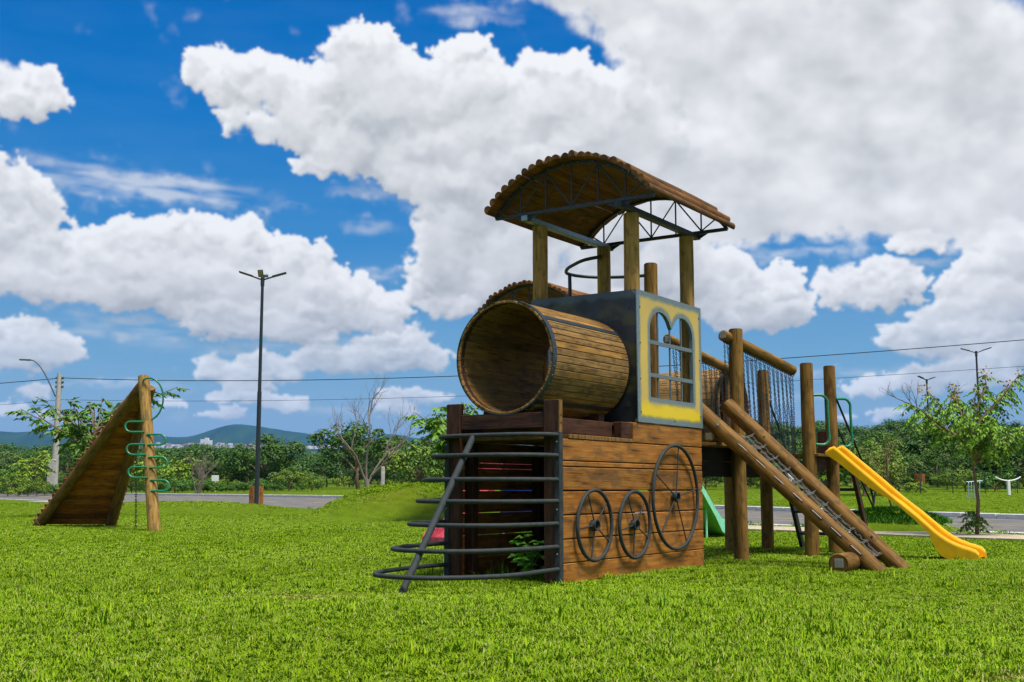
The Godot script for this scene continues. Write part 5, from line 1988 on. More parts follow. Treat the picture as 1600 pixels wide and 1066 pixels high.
func make_street() -> void:
	lamp(P(-9.45, 0.0, 43.0), 8.75, 0.12, "tall dark street lamp with two arms and a floodlight on the lawn", true)
	var x := 0.402 * 70.0
	lamp(P(28.4, base_land(28.4, 70.0), 70.0), 8.3, -0.3, "dark two-armed street lamp above the young tree at the right", false)
	lamp(P(31.8, base_land(31.8, 88.0), 88.0), 8.1, 0.5, "smaller two-armed street lamp left of the young tree", false)
	bin_proto(P(-9.75, 0.0, 44.3), "slatted wooden litter bin at the foot of the tall street lamp")
	bin_proto(P(20.9, base_land(20.9, 59.5), 59.5), "slatted wooden litter bin beyond the yellow slide")
	# concrete pole with a street light on a curved arm
	var pp := P(-42.6, base_land(-42.6, 108.0) - 0.2, 108.0)
	var t := thing("utility_pole", "concrete utility pole with a curved street light arm at the left", "utility pole", pp)
	var b := MB.new()
	var top := 11.4
	for s in 4:
		var y0 := top * s / 4.0
	b.tube([Vector3(0, 0, 0), Vector3(0, top * 0.5, 0), Vector3(0, top, 0)], 0.34, 12, false, 0.22)
	part(t, "pole", b, M.concrete)
	b = MB.new()
	b.box(Transform3D(Basis(), Vector3(-0.2, 1.6, 0.2)), Vector3(0.7, 3.4, 0.5), 0.03)
	part(t, "footing", b, M.concrete)
	b = MB.new()
	var arm := []
	for k in 14:
		var s := k / 13.0
		arm.append(Vector3(-0.3 - 2.6 * s - 0.2 * s * s, 9.2 + 4.7 * s - 1.3 * pow(s, 4.0) + 0.25 * sin(s * PI), 0))
	b.tube(arm, 0.07, 8, false, 0.05)
	part(t, "light_arm", b, M.insulator)
	b = MB.new()
	b.beam(arm[13] + Vector3(0.3, 0.05, 0), arm[13] + Vector3(-0.75, 0.08, 0), 0.3, 0.14, Vector3.UP, 0.04)
	part(t, "lamp_head", b, M.insulator)
	for k in 3:
		b = MB.new()
		b.tube([Vector3(-0.34, 10.95 - 0.42 * k, 0), Vector3(0.40, 10.95 - 0.42 * k, 0)], 0.11, 8)
		part(t, "insulator", b, M.insulator)
	# next pole out of the picture at the right carries the other end of the wires
	var pq := P(46.0, 0.2, 50.0)
	var t2 := thing("utility_pole", "concrete utility pole outside the right edge carrying the wires", "utility pole", pq)
	b = MB.new()
	b.tube([Vector3(0, -0.3, 0), Vector3(0, 9.6, 0)], 0.28, 12, false, 0.2)
	part(t2, "pole", b, M.concrete)
	var far_left := P(-110.0, 11.2, 112.0)
	for w in [[10.95, 9.3, 1.6, 0.036, "thick power cable strung above the playground"], [8.9, 7.7, 1.2, 0.018, "thin lower wire strung above the playground"]]:
		var a := pp + Vector3(0.3, w[0], 0)
		var c := pq + Vector3(0, w[1], 0)
		var wire := thing("overhead_wire", w[4], "wire", (a + c) * 0.5)
		b = MB.new()
		var pts := []
		for k in 41:
			var s := k / 40.0
			pts.append(a.lerp(c, s) + Vector3.DOWN * w[2] * 4.0 * s * (1.0 - s) - wire.position)
		b.tube(pts, w[3], 5, false, w[3] * 0.55)
		pts = []
		var e := far_left + Vector3(0, w[0] - 10.95, 0)
		for k in 25:
			var s := k / 24.0
			pts.append(a.lerp(e, s) + Vector3.DOWN * 1.5 * 4.0 * s * (1.0 - s) - wire.position)
		b.tube(pts, w[3], 5)
		part(wire, "cable", b, M.wire)
	# little white signs in the verge
	for q in [[-25.2, 98.5, 0.62, "small white sign in the far verge left of the street lamp"], [9.0, 37.5, 0.45, "small white marker post in the far verge behind the bridge"]]:
		var gy := base_land(q[0], q[1])
		var s := thing("marker_sign", q[3], "sign", P(q[0], gy, q[1]))
		b = MB.new()
		b.tube([Vector3(0, -0.1, 0), Vector3(0, 1.0, 0)], 0.05, 8)
		part(s, "stake", b, M.white)
		b = MB.new()
		b.box(Transform3D(Basis(), Vector3(0, 1.15, 0.03)), Vector3(q[2], 0.5, 0.04), 0.01)
		part(s, "board", b, M.white)
	for q in [[-5.9, 53.0, 1.5, "pale concrete stake beyond the mound"], [6.1, 38.8, 1.6, "pale concrete stake seen beneath the train platform"]]:
		var s := thing("boundary_post", q[3], "post", P(q[0], base_land(q[0], q[1]), q[1]))
		b = MB.new()
		b.box(Transform3D(Basis(), Vector3(0, q[2] * 0.5, 0)), Vector3(0.16, q[2], 0.16), 0.02)
		part(s, "shaft", b, M.concrete)
	# white hoop stands beyond the road
	var rk := thing("bicycle_stand", "white metal hoop stand beyond the road behind the young tree", "bicycle stand", P(18.3, base_land(18.3, 46.0), 46.0))
	for k in 5:
		b = MB.new()
		var x0 := -0.22 + k * 0.11
		b.tube(bent([Vector3(x0 - 0.10, 0, 0.2), Vector3(x0, 0.68, 0.05), Vector3(x0 + 0.06, 0.68, -0.1), Vector3(x0 + 0.10, 0, -0.3)]), 0.02, 8)
		part(rk, "hoop", b, M.galvanised)
	b = MB.new()
	b.tube([Vector3(-0.30, 0.66, 0.0), Vector3(0.36, 0.70, 0.0)], 0.02, 8)
	part(rk, "top_rail", b, M.galvanised)
	# white two-armed exercise stand and the green fence at the far right
	var ex := thing("exercise_stand", "white exercise post with two curved arms at the right edge", "exercise stand", P(21.6, base_land(21.6, 50.5), 50.5))
	b = MB.new()
	b.beam(Vector3(0, 0, 0), Vector3(0, 0.66, 0), 0.13, 0.13, Vector3(1, 0, 0), 0.02)
	part(ex, "post", b, M.white)
	for s in [-1.0, 1.0]:
		b = MB.new()
		var pts := []
		for k in 9: pts.append(Vector3(s * (0.05 + 0.5 * k / 8.0), 0.64 + 0.16 * pow(k / 8.0, 2.0), 0))
		b.tube(pts, 0.03, 8)
		part(ex, "arm", b, M.white)
	var fc := thing("green_fence", "low green wire fence at the edge of the far wood", "fence", P(22.0, base_land(22.0, 54.0), 54.0))
	for k in 9:
		b = MB.new()
		b.tube([Vector3(-6.0 + k * 1.5, 0, 0), Vector3(-6.0 + k * 1.5, 1.0, 0)], 0.022, 6)
		part(fc, "fence_post", b, M.fence)
	for y in [0.25, 0.65, 1.05]:
		b = MB.new()
		b.tube([Vector3(-6.0, y, 0), Vector3(6.0, y, 0)], 0.008, 5)
		part(fc, "fence_wire", b, M.fence)



func rdir() -> Vector3:
	var z := R.randf_range(-1.0, 1.0)
	var a := R.randf() * TAU
	var s := sqrt(1.0 - z * z)
	return Vector3(s * cos(a), z, s * sin(a))


# crown of leaf clumps spread through an uneven volume
func crown(b: MB, cen: Vector3, rx: float, ry: float, clumps: int, per: int, leaf: float, ca: Color, cb: Color) -> void:
	var seed_ := R.randi() % 10000
	var f := noise(seed_, 0.9, 2)
	for i in clumps:
		var d := rdir()
		if d.y < -0.35: d.y = -d.y * 0.4
		d = d.normalized()
		var reach := (0.55 + 0.45 * sqrt(R.randf())) * (1.0 + 0.45 * f.get_noise_3d(d.x * 1.3, d.y * 1.3, d.z * 1.3))
		var c := cen + Vector3(d.x * rx, d.y * ry, d.z * rx) * reach
		var cr := rx * R.randf_range(0.17, 0.34)
		var tone := ca.lerp(cb, R.randf())
		for k in per:
			var e := rdir()
			if e.y < 0.0 and R.randf() < 0.6: e.y = -e.y
			var p := c + Vector3(e.x, e.y * 0.7, e.z) * cr * (0.55 + 0.5 * R.randf())
			b.col = tone.lerp(ca.lerp(cb, R.randf()), 0.35) * R.randf_range(0.75, 1.3)
			var up := (e + Vector3.UP * 0.7 + rdir() * 0.6).normalized()
			var dir := up.cross(rdir()).normalized()
			if dir.length_squared() < 0.5: dir = Vector3.RIGHT
			b.leaf(p, dir, up, leaf * R.randf_range(0.7, 1.35), leaf * R.randf_range(0.5, 0.9), (e * 0.5 + Vector3.UP * 0.3))


func trunk_mesh(b: MB, h: float, r: float, limbs: int, spread: float, reach: float) -> void:
	var pts := []
	var x := 0.0
	var z := 0.0
	for k in 7:
		pts.append(Vector3(x, h * k / 6.0 - 0.15, z))
		x += R.randf_range(-0.06, 0.06) * h; z += R.randf_range(-0.06, 0.06) * h
	b.tube(pts, r, 9, false, r * 0.6)
	for i in limbs:
		var a := TAU * i / limbs + R.randf() * 0.6
		var s: Vector3 = pts[3 + i % 3]
		var e := s + Vector3(cos(a) * spread, reach * R.randf_range(0.6, 1.0), sin(a) * spread)
		var m := s.lerp(e, 0.5) + Vector3(0, 0.12 * reach, 0)
		b.tube([s, m, e], r * 0.5, 7, false, r * 0.15)


func tree_proto(called: String, label: String, at: Vector3, h: float, rx: float, ry: float, cy: float, clumps: int, per: int, leaf: float, ca: Color, cb: Color, group: String) -> Node3D:
	var t := thing(called, label, "tree", at, Basis(), group)
	var b := MB.new()
	trunk_mesh(b, cy, 0.035 * h, 6, rx * 0.55, ry * 0.9)
	part(t, "trunk", b, M.bark)
	b = MB.new()
	crown(b, Vector3(0, cy, 0), rx, ry, clumps, per, leaf, ca, cb)
	part(t, "crown", b, M.leaf)
	return t


# compound leaf: a stalk with pairs of drooping leaflets
func frond(b: MB, p: Vector3, dir: Vector3, ln: float, pairs: int, leaf: float, droop: float, ca: Color, cb: Color) -> void:
	var side := dir.cross(Vector3.UP)
	if side.length_squared() < 0.01: side = Vector3.RIGHT
	side = side.normalized()
	for k in pairs + 1:
		var s := (k + 0.6) / (pairs + 0.6)
		var q := p + dir * ln * s + Vector3.DOWN * droop * ln * s * s
		for sg in [-1.0, 1.0]:
			b.col = ca.lerp(cb, R.randf()) * R.randf_range(0.8, 1.25)
			var d: Vector3 = (side * sg + dir * 0.5 + Vector3.DOWN * (droop * 0.9 + R.randf() * 0.5) + rdir() * 0.25).normalized()
			if k == pairs: d = (dir + side * sg * 0.4 + Vector3.DOWN * droop).normalized()
			b.leaf(q, d, (Vector3.UP + rdir() * 0.5).normalized(), leaf * R.randf_range(0.75, 1.2), leaf * R.randf_range(0.38, 0.5))


# young tree: bent stem, a few long limbs, compound leaves along them
func young_tree(called: String, label: String, at: Vector3, h: float, fork: float, limbs: int, spread: float, fr: float, leaf: float, pairs: int, droop: float, ca: Color, cb: Color, flowers: bool, per_limb := 9) -> Node3D:
	var t := thing(called, label, "young tree", at)
	var b := MB.new()
	var st := [Vector3(0, -0.1, 0), Vector3(0.02 * h, fork * 0.5, 0.01), Vector3(0.0, fork, 0), Vector3(-0.01 * h, h * 0.75, 0.01 * h)]
	b.tube(st, 0.014 * h, 9, false, 0.004 * h)
	var lv := MB.new()
	var fl := MB.new()
	for i in limbs:
		var a := TAU * i / limbs + R.randf() * 0.7
		var out := spread * R.randf_range(0.45, 1.0)
		var top := lerpf(h * 0.62, h, float(i) / limbs) * R.randf_range(0.95, 1.02)
		var pts := []
		for k in 7:
			var s := k / 6.0
			pts.append(Vector3(cos(a) * out * pow(s, 1.1), lerpf(lerpf(fork, h * 0.62, float(i) / limbs), top, s), sin(a) * out * pow(s, 1.1)) + rdir() * 0.02 * h * s)
		b.tube(pts, 0.010 * h, 7, false, 0.002 * h)
		for k in per_limb:
			var s := 0.22 + 0.78 * (k + R.randf()) / per_limb
			var j := mini(5, int(s * 6.0))
			var p: Vector3 = pts[j].lerp(pts[j + 1], s * 6.0 - j)
			var d := (rdir() + Vector3(cos(a), 0.15, sin(a)) * 0.7)
			d.y = d.y * 0.45
			frond(lv, p, d.normalized(), fr * R.randf_range(0.7, 1.2), pairs, leaf, droop, ca, cb)
		if flowers and top > h * 0.80:
			for k in 34:
				fl.col = Color(0.36, 0.17, 0.05).lerp(Color(0.42, 0.30, 0.08), R.randf())
				var p: Vector3 = pts[6] + rdir() * 0.10 + Vector3(cos(a) * 0.05, 0.02, sin(a) * 0.05)
				fl.leaf(p, rdir(), rdir(), 0.05, 0.032)
	part(t, "trunk", b, M.bark)
	part(t, "crown", lv, M.near_leaf)
	if flowers: part(t, "seed_pods", fl, M.near_leaf, "stuff")
	return t


func dead_branch(b: MB, p: Vector3, d: Vector3, ln: float, r: float, depth: int) -> void:
	var pts := [p]
	var q := p
	var dd := d
	for k in 4:
		dd = (dd + rdir() * 0.20 + Vector3.UP * 0.06).normalized()
		q += dd * ln * 0.25
		pts.append(q)
	b.tube(pts, r, 6 if depth > 2 else 4, false, r * 0.55)
	if depth == 0: return
	for k in (3 if depth > 1 else 3):
		var s := R.randf_range(0.45, 1.0) if k > 0 else 1.0
		var j := mini(3, int(s * 4.0))
		var o: Vector3 = pts[j].lerp(pts[j + 1], s * 4.0 - j)
		dead_branch(b, o, (dd + rdir() * 0.75 + Vector3.UP * 0.2).normalized(), ln * R.randf_range(0.5, 0.75), r * 0.5, depth - 1)


func px(p: float, d: float) -> float:
	return (p - 800.0) / 1800.0 * d


func put_tree(src: Node3D, p: float, d: float, scale: float, label: String, group: String, squash := 1.0) -> void:
	var x := px(p, d)
	var s := scale * R.randf_range(0.94, 1.06)
	copy_of(src, P(x, base_land(x, d) - 0.05, d), Basis(Vector3.UP, R.randf() * TAU).scaled(Vector3(s, s * squash, s)), label, group)


func make_green() -> void:
	var gl := "trees beyond the road at the left"
	var gr := "trees on the wooded slope at the right"
	var dark_a := Color(0.022, 0.068, 0.008); var dark_b := Color(0.068, 0.145, 0.015)
	var mid_a := Color(0.034, 0.110, 0.010); var mid_b := Color(0.100, 0.215, 0.016)
	var yel_a := Color(0.110, 0.215, 0.012); var yel_b := Color(0.235, 0.330, 0.020)
	var ol_a := Color(0.055, 0.110, 0.022); var ol_b := Color(0.110, 0.180, 0.034)
	# the big round tree behind the bare one
	var x := px(562.0, 112.0)
	var k0 := tree_proto("round_tree", "big round dark green tree behind the bare tree", P(x, base_land(x, 112.0), 112.0), 6.6, 4.1, 3.1, 3.25, 60, 115, 0.28, dark_a, mid_b * 0.8, gl)
	x = px(345.0, 124.0)
	var k1 := tree_proto("dense_tree", "dense dark tree just left of the tall street lamp", P(x, base_land(x, 124.0), 124.0), 5.0, 3.9, 2.1, 1.9, 48, 110, 0.28, dark_a, dark_b, gl)
	x = px(655.0, 95.0)
	var k2 := tree_proto("light_tree", "light green bushy tree right of the bare tree", P(x, base_land(x, 95.0), 95.0), 4.2, 2.6, 1.9, 1.7, 38, 95, 0.24, mid_a * 1.2, yel_b * 0.8, gl)
	x = px(600.0, 150.0)
	var k3 := tree_proto("olive_tree", "tall olive green tree behind the mound", P(x, base_land(x, 150.0), 150.0), 7.5, 2.9, 3.2, 3.9, 40, 95, 0.28, ol_a, ol_b, gl)
	x = px(20.0, 118.0)
	var k4 := tree_proto("low_bush", "low mid green bush at the far left edge", P(x, base_land(x, 118.0), 118.0), 3.0, 2.4, 1.45, 0.75, 34, 95, 0.22, mid_a, mid_b, gl)
	x = px(150.0, 112.0)
	var k5 := tree_proto("yellow_bush", "yellow-green bush in the verge behind the tripod climber", P(x, base_land(x, 112.0), 112.0), 2.4, 2.0, 1.3, 0.7, 28, 90, 0.22, yel_a * 0.8, yel_b, gl)
	var protos := [k0, k1, k2, k3, k4, k5]
	var looks := ["round dark green tree", "dense dark spreading tree", "light green bushy tree", "tall olive green tree", "low mid green bush", "yellow-green bush"]
	# named single trees
	put_tree(k1, 398.0, 126.0, 0.95, "dense dark tree right behind the tall street lamp", gl)
	put_tree(k4, 285.0, 118.0, 0.9, "low bush behind the dry twig bush", gl)
	put_tree(k3, 10.0, 150.0, 0.75, "dark olive tree crown at the far left edge", gl)
	put_tree(k2, 720.0, 90.0, 1.0, "light green bushy tree seen past the cow catcher", gl)
	put_tree(k3, 690.0, 128.0, 0.9, "grey-green tree behind the front frame of the train", gl)
	# rows beyond the verge at the left
	for row in [[100.0, 13.0, 0.42, "low in front"], [122.0, 20.0, 0.64, "in the second row"], [155.0, 20.0, 0.74, "in the third row"], [220.0, 20.0, 0.80, "in the back row"]]:
		var p := -30.0 + R.randf() * 20.0
		while p < 740.0:
			if not (row[0] < 130.0 and p > 505.0 and p < 615.0):
				var i: int = [4, 5, 4, 2, 4, 4][R.randi() % 6] if row[0] < 110.0 else [0, 1, 2, 4, 1, 2, 3, 5][R.randi() % 8]
				var where := "beside the utility pole" if p < 130.0 else ("behind the tripod climber" if p < 270.0 else ("left of the tall lamp" if p < 400.0 else ("left of the bare tree" if p < 510.0 else ("behind the bare tree" if p < 640.0 else "behind the cow catcher"))))
				put_tree(protos[i], p + R.randf_range(-8.0, 8.0), row[0] + R.randf_range(-6.0, 12.0), row[2] * R.randf_range(0.6, 1.3) * (0.75 if i == 3 else 1.0), "%s %s of the wood, %s" % [looks[i], row[3], where], gl)
			p += row[1]
	# wooded slope at the right
	for row in [[60.0, 1330.0, 1640.0, 17.0, 0.34, "at the slope's foot"], [74.0, 1080.0, 1640.0, 17.0, 0.42, "low on the slope"], [110.0, 1060.0, 1640.0, 25.0, 0.56, "part-way up the slope"], [150.0, 1040.0, 1640.0, 24.0, 0.66, "halfway up the slope"], [205.0, 1000.0, 1640.0, 22.0, 0.76, "high on the slope"], [275.0, 1000.0, 1640.0, 20.0, 0.86, "near the slope's crest"], [360.0, 1010.0, 1640.0, 18.0, 0.95, "on the slope's crest"]]:
		var p: float = row[1] + R.randf() * 20.0
		while p < row[2]:
			var i: int = [0, 1, 2, 4, 0, 1, 2, 3][R.randi() % 8]
			if row[0] < 90.0: i = [4, 5, 2, 4, 1, 0][R.randi() % 6]
			if row[0] > 250.0: i = [0, 1, 1, 2][R.randi() % 4]
			var where := "behind the platform" if p < 1170.0 else ("behind the chain bridge" if p < 1300.0 else ("above the yellow slide" if p < 1440.0 else ("behind the young tree" if p < 1560.0 else "by the right edge")))
			put_tree(protos[i], p + R.randf_range(-10.0, 10.0), row[0] + R.randf_range(-6.0, 14.0), row[4] * R.randf_range(0.65, 1.3), "%s %s, %s" % [looks[i], row[5], where], gr, R.randf_range(0.85, 1.1))
			p += row[3]
	put_tree(k1, 1585.0, 66.0, 0.70, "dark spreading tree at the right edge behind the young tree", gr)
	put_tree(k2, 1345.0, 52.0, 0.62, "light green bushy tree right behind the yellow slide", gr)
	put_tree(k0, 1425.0, 74.0, 0.62, "broad green tree above the litter bin beyond the slide", gr)
	# far woods on the plain
	var woods := [[], []]
	for i in 5200:
		var r := 330.0 * pow(10.0, R.randf())
		var az := R.randf_range(-34.0, 34.0)
		var wx := r * sin(deg_to_rad(az)); var wd := r * cos(deg_to_rad(az))
		var dens := nz.get_noise_2d(wx * 0.12, wd * 0.12) + 0.5 * nz.get_noise_2d(wx * 0.7, wd * 0.7)
		if dens > 0.10 and az < 5.0: continue
		var s := R.randf_range(1.1, 2.0) * (1.0 + r / 3000.0)
		woods[i % 2].append(Transform3D(Basis(Vector3.UP, R.randf() * TAU).scaled(Vector3(s, s * 0.8, s)), P(wx, base_land(wx, wd) - 0.5, wd)))
	for i in 2:
		var mm := MultiMesh.new()
		mm.transform_format = MultiMesh.TRANSFORM_3D
		mm.mesh = (protos[i].get_node("crown") as MeshInstance3D).mesh
		mm.instance_count = woods[i].size()
		for k in woods[i].size(): mm.set_instance_transform(k, woods[i][k])
		var o := MultiMeshInstance3D.new()
		o.multimesh = mm
		o.name = numbered("far_woods")
		add_child(o)
		o.set_meta("kind", "stuff")
		o.set_meta("label", "distant green woods on the plain")
		o.set_meta("category", "woods")
	# yellow-green saplings along the far verge
	for q in [[58.0, 104.0, 1.0, "yellow-green sapling near the utility pole"], [232.0, 96.0, 0.9, "yellow-green sapling just right of the tripod climber"], [282.0, 100.0, 0.8, "yellow-green sapling behind the dry twig bush"]]:
		x = px(q[0], q[1])
		var s: float = q[2]
		young_tree("verge_sapling", q[3], P(x, base_land(x, q[1]), q[1]), 4.2 * s, 1.3 * s, 9, 1.7 * s, 0.8, 0.36, 4, 0.4, yel_a, yel_b, false, 8)
	# sapling half hidden by the tripod climber, one half hidden by the train, and the one at the right
	x = px(150.0, 33.0)
	young_tree("leafy_sapling", "leafy sapling with spreading boughs behind the tripod climber", P(x, land(x, 33.0), 33.0), 4.0, 1.4, 14, 2.2, 0.34, 0.21, 5, 0.25, Color(0.06, 0.15, 0.016), Color(0.140, 0.260, 0.026), false, 11)
	x = px(728.0, 28.0)
	young_tree("bright_sapling", "bright green sapling rising behind the front of the train", P(x, land(x, 28.0), 28.0), 3.35, 1.2, 11, 1.5, 0.36, 0.20, 5, 0.3, Color(0.080, 0.200, 0.018), Color(0.180, 0.330, 0.030), false, 12)
	young_tree("flowering_sapling", "young tree with drooping leaves and brown seed pods at the right", P(7.72, 0.0, 19.4), 2.80, 1.20, 19, 1.1, 0.26, 0.088, 7, 0.65, Color(0.075, 0.190, 0.012), Color(0.210, 0.360, 0.024), true, 15)
	# low leafy shoots on its stem
	var sh := thing("stem_shoots", "low leafy shoots round the foot of the young tree", "shoots", P(7.70, 0.28, 19.42))
	var b := MB.new()
	for k in 16: frond(b, Vector3(0, R.randf_range(-0.05, 0.15), 0), (Vector3(R.randf_range(-1, 1), R.randf_range(-0.1, 0.4), R.randf_range(-1, 1))).normalized(), 0.24, 5, 0.10, 0.8, Color(0.050, 0.120, 0.014), Color(0.120, 0.200, 0.022))
	part(sh, "leaves", b, M.near_leaf)
	# shrub on the planted mound and its ground cover
	var mx := 7.1
	young_tree("mound_shrub", "slender yellow-green shrub on the planted mound by the road", P(mx, land(mx, 21.9), 21.9), 1.55, 0.25, 12, 0.55, 0.16, 0.05, 6, 0.3, Color(0.085, 0.150, 0.020), Color(0.190, 0.240, 0.040), false, 12)
	var cov := MB.new()
	for k in 14000:
		var ex := R.randfn(0, 0.6); var ed := R.randfn(0, 0.4)
		if ex * ex / 1.3 + ed * ed / 0.5 > 1.0: continue
		cov.col = Color(0.035, 0.115, 0.012).lerp(Color(0.070, 0.190, 0.020), R.randf())
		var gp := P(mx + ex, land(mx + ex, 21.9 + ed), 21.9 + ed)
		blade(cov, gp, R.randf_range(0.07, 0.15), 0.014, R.randf() * TAU, R.randf_range(0.3, 1.2))
	var cs := part(self, numbered("ground_cover"), cov, M.blade, "stuff")
	cs.set_meta("label", "dark green ground cover on the planted mound")
	cs.set_meta("category", "ground cover")
	# bare tree
	x = px(577.0, 62.0)
	var dt := thing("bare_tree", "leafless grey tree with forked trunk beyond the mound", "tree", P(x, base_land(x, 62.0), 62.0))
	b = MB.new()
	b.tube([Vector3(0, -0.2, 0), Vector3(-0.05, 0.5, 0), Vector3(-0.1, 0.9, 0)], 0.16, 9, false, 0.13)
	part(dt, "trunk", b, M.pale_bark)
	for q in [[Vector3(-0.1, 0.75, 0), Vector3(-0.55, 0.85, 0.1), 2.3], [Vector3(-0.1, 0.9, 0), Vector3(-0.05, 1.0, 0.05), 3.0], [Vector3(-0.02, 0.6, 0), Vector3(0.55, 0.9, -0.1), 2.5], [Vector3(0.2, 1.1, 0), Vector3(0.75, 0.8, 0.1), 1.7]]:
		b = MB.new()
		dead_branch(b, q[0], q[1].normalized(), q[2] * 0.9, 0.07, 4)
		part(dt, "limb", b, M.pale_bark)
	# bare tree at the right, behind the young tree
	x = px(1470.0, 80.0)
	dt = thing("bare_tree", "leaning bare bough beside the small street lamp at the right", "tree", P(x, base_land(x, 80.0), 80.0))
	b = MB.new()
	b.tube([Vector3(0, -0.2, 0), Vector3(0.2, 2.2, 0), Vector3(-0.3, 4.4, 0)], 0.16, 9, false, 0.1)
	part(dt, "trunk", b, M.bark)
	for q in [[Vector3(-0.3, 4.4, 0), Vector3(-0.9, 0.35, 0), 2.2], [Vector3(-0.1, 3.6, 0), Vector3(0.6, 0.8, 0), 1.8]]:
		b = MB.new()
		dead_branch(b, q[0], q[1].normalized(), q[2], 0.08, 4)
		part(dt, "limb", b, M.bark)
	# dry twigs
	x = px(312.0, 81.0)
	var tw := thing("dry_twig_bush", "pale dry twig bush in the far verge", "bush", P(x, base_land(x, 81.0), 81.0))
	for k in 14:
		b = MB.new()
		var a := R.randf() * TAU
		dead_branch(b, Vector3(cos(a) * 0.25, -0.1, sin(a) * 0.2), Vector3(cos(a) * 0.28, 1.0, sin(a) * 0.28).normalized(), R.randf_range(1.3, 1.9), 0.022, 2)
		part(tw, "twig", b, M.pale_bark)
	# small palm
	x = px(441.0, 106.0)
	var pm := thing("small_palm", "small palm in front of the far wood right of the lamp", "palm", P(x, base_land(x, 106.0), 106.0))
	b = MB.new()
	b.tube([Vector3(0, -0.1, 0), Vector3(0, 1.3, 0)], 0.16, 8, false, 0.13)
	part(pm, "trunk", b, M.bark)
	for k in 16:
		b = MB.new()
		var a := TAU * k / 16.0
		frond(b, Vector3(0, 1.3, 0), Vector3(cos(a), R.randf_range(0.3, 1.2), sin(a)).normalized(), 1.5, 12, 0.42, 0.6, Color(0.06, 0.11, 0.03), Color(0.11, 0.17, 0.05))
		part(pm, "frond", b, M.leaf)
	# weeds growing inside the front of the train
	var wd := frame_thing("clover_weed", "broad-leaved green weed growing inside the front of the train", "weed", 0.10, 0.40)
	b = MB.new()
	var stems := MB.new()
	stems.col = Color(0.08, 0.20, 0.03)
	for k in 17:
		var a := R.randf() * TAU
		var e := Vector3(cos(a) * R.randf_range(0.03, 0.17), R.randf_range(0.10, 0.40), sin(a) * R.randf_range(0.03, 0.17))
		stems.tube([Vector3(0, 0, 0), e * 0.5 + Vector3(0, 0.04, 0), e], 0.003, 5)
		for j in 5:
			b.col = Color(0.10, 0.34, 0.03).lerp(Color(0.20, 0.50, 0.05), R.randf())
			var a2 := TAU * j / 5.0 + a
			b.leaf(e + rdir() * 0.012, Vector3(cos(a2), R.randf_range(-0.2, 0.3), sin(a2)).normalized(), (Vector3.UP + rdir() * 0.4).normalized(), R.randf_range(0.065, 0.095), 0.07)
	part(wd, "stem", stems, M.near_leaf)
	part(wd, "leaves", b, M.near_leaf)
	wd = frame_thing("grass_weed", "thin grass weed inside the train beside the front post", "weed", 0.25, 0.80)
	b = MB.new()
	for k in 26:
		b.col = Color(0.045, 0.115, 0.015).lerp(Color(0.10, 0.17, 0.03), R.randf())
		blade(b, Vector3(R.randfn(0, 0.05), 0, R.randfn(0, 0.06)), R.randf_range(0.08, 0.24), 0.007, R.randf() * TAU, R.randf_range(0.2, 0.9))
	part(wd, "blades", b, M.near_leaf)
	make_town()


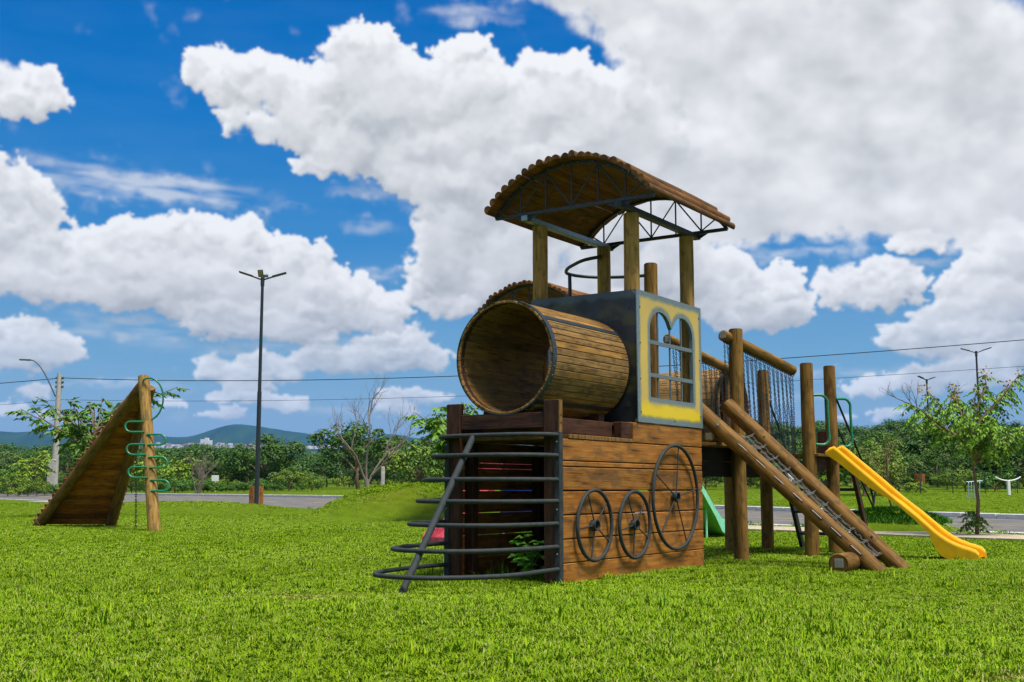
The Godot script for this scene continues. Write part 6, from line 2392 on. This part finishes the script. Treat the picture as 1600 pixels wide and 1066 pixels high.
func make_town() -> void:
	var hb := BoxMesh.new()
	hb.size = Vector3.ONE
	hb.material = M.town_wall
	var places := []
	var roofs := []
	for i in 620:
		var p := R.randf_range(235.0, 500.0) if R.randf() < 0.8 else R.randf_range(500.0, 660.0)
		var r := R.randf_range(4300.0, 5500.0)
		if R.randf() < 0.35: r = 4400.0 + 150.0 * R.randf()
		var x := px(p, r)
		var s := Vector3(R.randf_range(10.0, 28.0), R.randf_range(6.0, 13.0), R.randf_range(9.0, 20.0))
		places.append(Transform3D(Basis(Vector3.UP, R.randf_range(-0.5, 0.5)).scaled_local(s), P(x, base_land(x, r) + s.y * 0.4, r)))
		if R.randf() < 0.55:
			roofs.append(Transform3D(Basis(Vector3.UP, R.randf_range(-0.5, 0.5)).scaled_local(Vector3(s.x * 1.05, 3.0, s.z * 1.05)), P(x, base_land(x, r) + s.y * 0.9 + 1.4, r)))
	var rb := PrismMesh.new()
	rb.size = Vector3.ONE
	rb.material = M.town_roof
	for w in [[hb, places, "town_houses", "white houses of the distant town at the foot of the hill"], [rb, roofs, "town_roofs", "brown roofs of the distant town"]]:
		var mm := MultiMesh.new()
		mm.transform_format = MultiMesh.TRANSFORM_3D
		mm.mesh = w[0]
		mm.instance_count = w[1].size()
		for k in w[1].size(): mm.set_instance_transform(k, w[1][k])
		var o := MultiMeshInstance3D.new()
		o.multimesh = mm
		o.name = w[2]
		add_child(o)
		o.set_meta("kind", "stuff")
		o.set_meta("label", w[3])
		o.set_meta("category", "town")
	var x := px(323.0, 4600.0)
	var t := thing("high_rise", "white high-rise block above the distant town", "building", P(x, base_land(x, 4600.0), 4600.0))
	for q in [[-12.0, 34.0, 16.0], [4.0, 40.0, 15.0], [18.0, 30.0, 13.0]]:
		var b := MB.new()
		b.box(Transform3D(Basis(), Vector3(q[0], q[1] * 0.5, 0)), Vector3(q[2], q[1], 16.0), 0.3)
		part(t, "block", b, M.town_wall)
	# mast on the hill top
	x = px(374.0, 7900.0)
	var ms := thing("hill_mast", "thin mast on top of the distant hill", "mast", P(x, base_land(x, 7900.0), 7900.0))
	var b := MB.new()
	b.tube([Vector3(0, -5, 0), Vector3(0, 26, 0)], 3.0, 6, false, 1.2)
	part(ms, "tower", b, M.town_wall)



func _ready() -> void:
	R.seed = 7
	nz.seed = 3
	nz.frequency = 0.02
	make_view()
	make_materials()
	var a := deg_to_rad(33.476)
	TB = Basis(Vector3(sin(a), 0, -cos(a)), Vector3.UP, Vector3(cos(a), 0, sin(a)))
	TO = Vector3(0.43, 0, -9.859)
	make_land()
	make_train()
	make_platform()
	make_ramp()
	make_bridge()
	make_tower()
	make_rear_tower()
	make_tripod()
	make_street()
	make_green()
	make_grass()
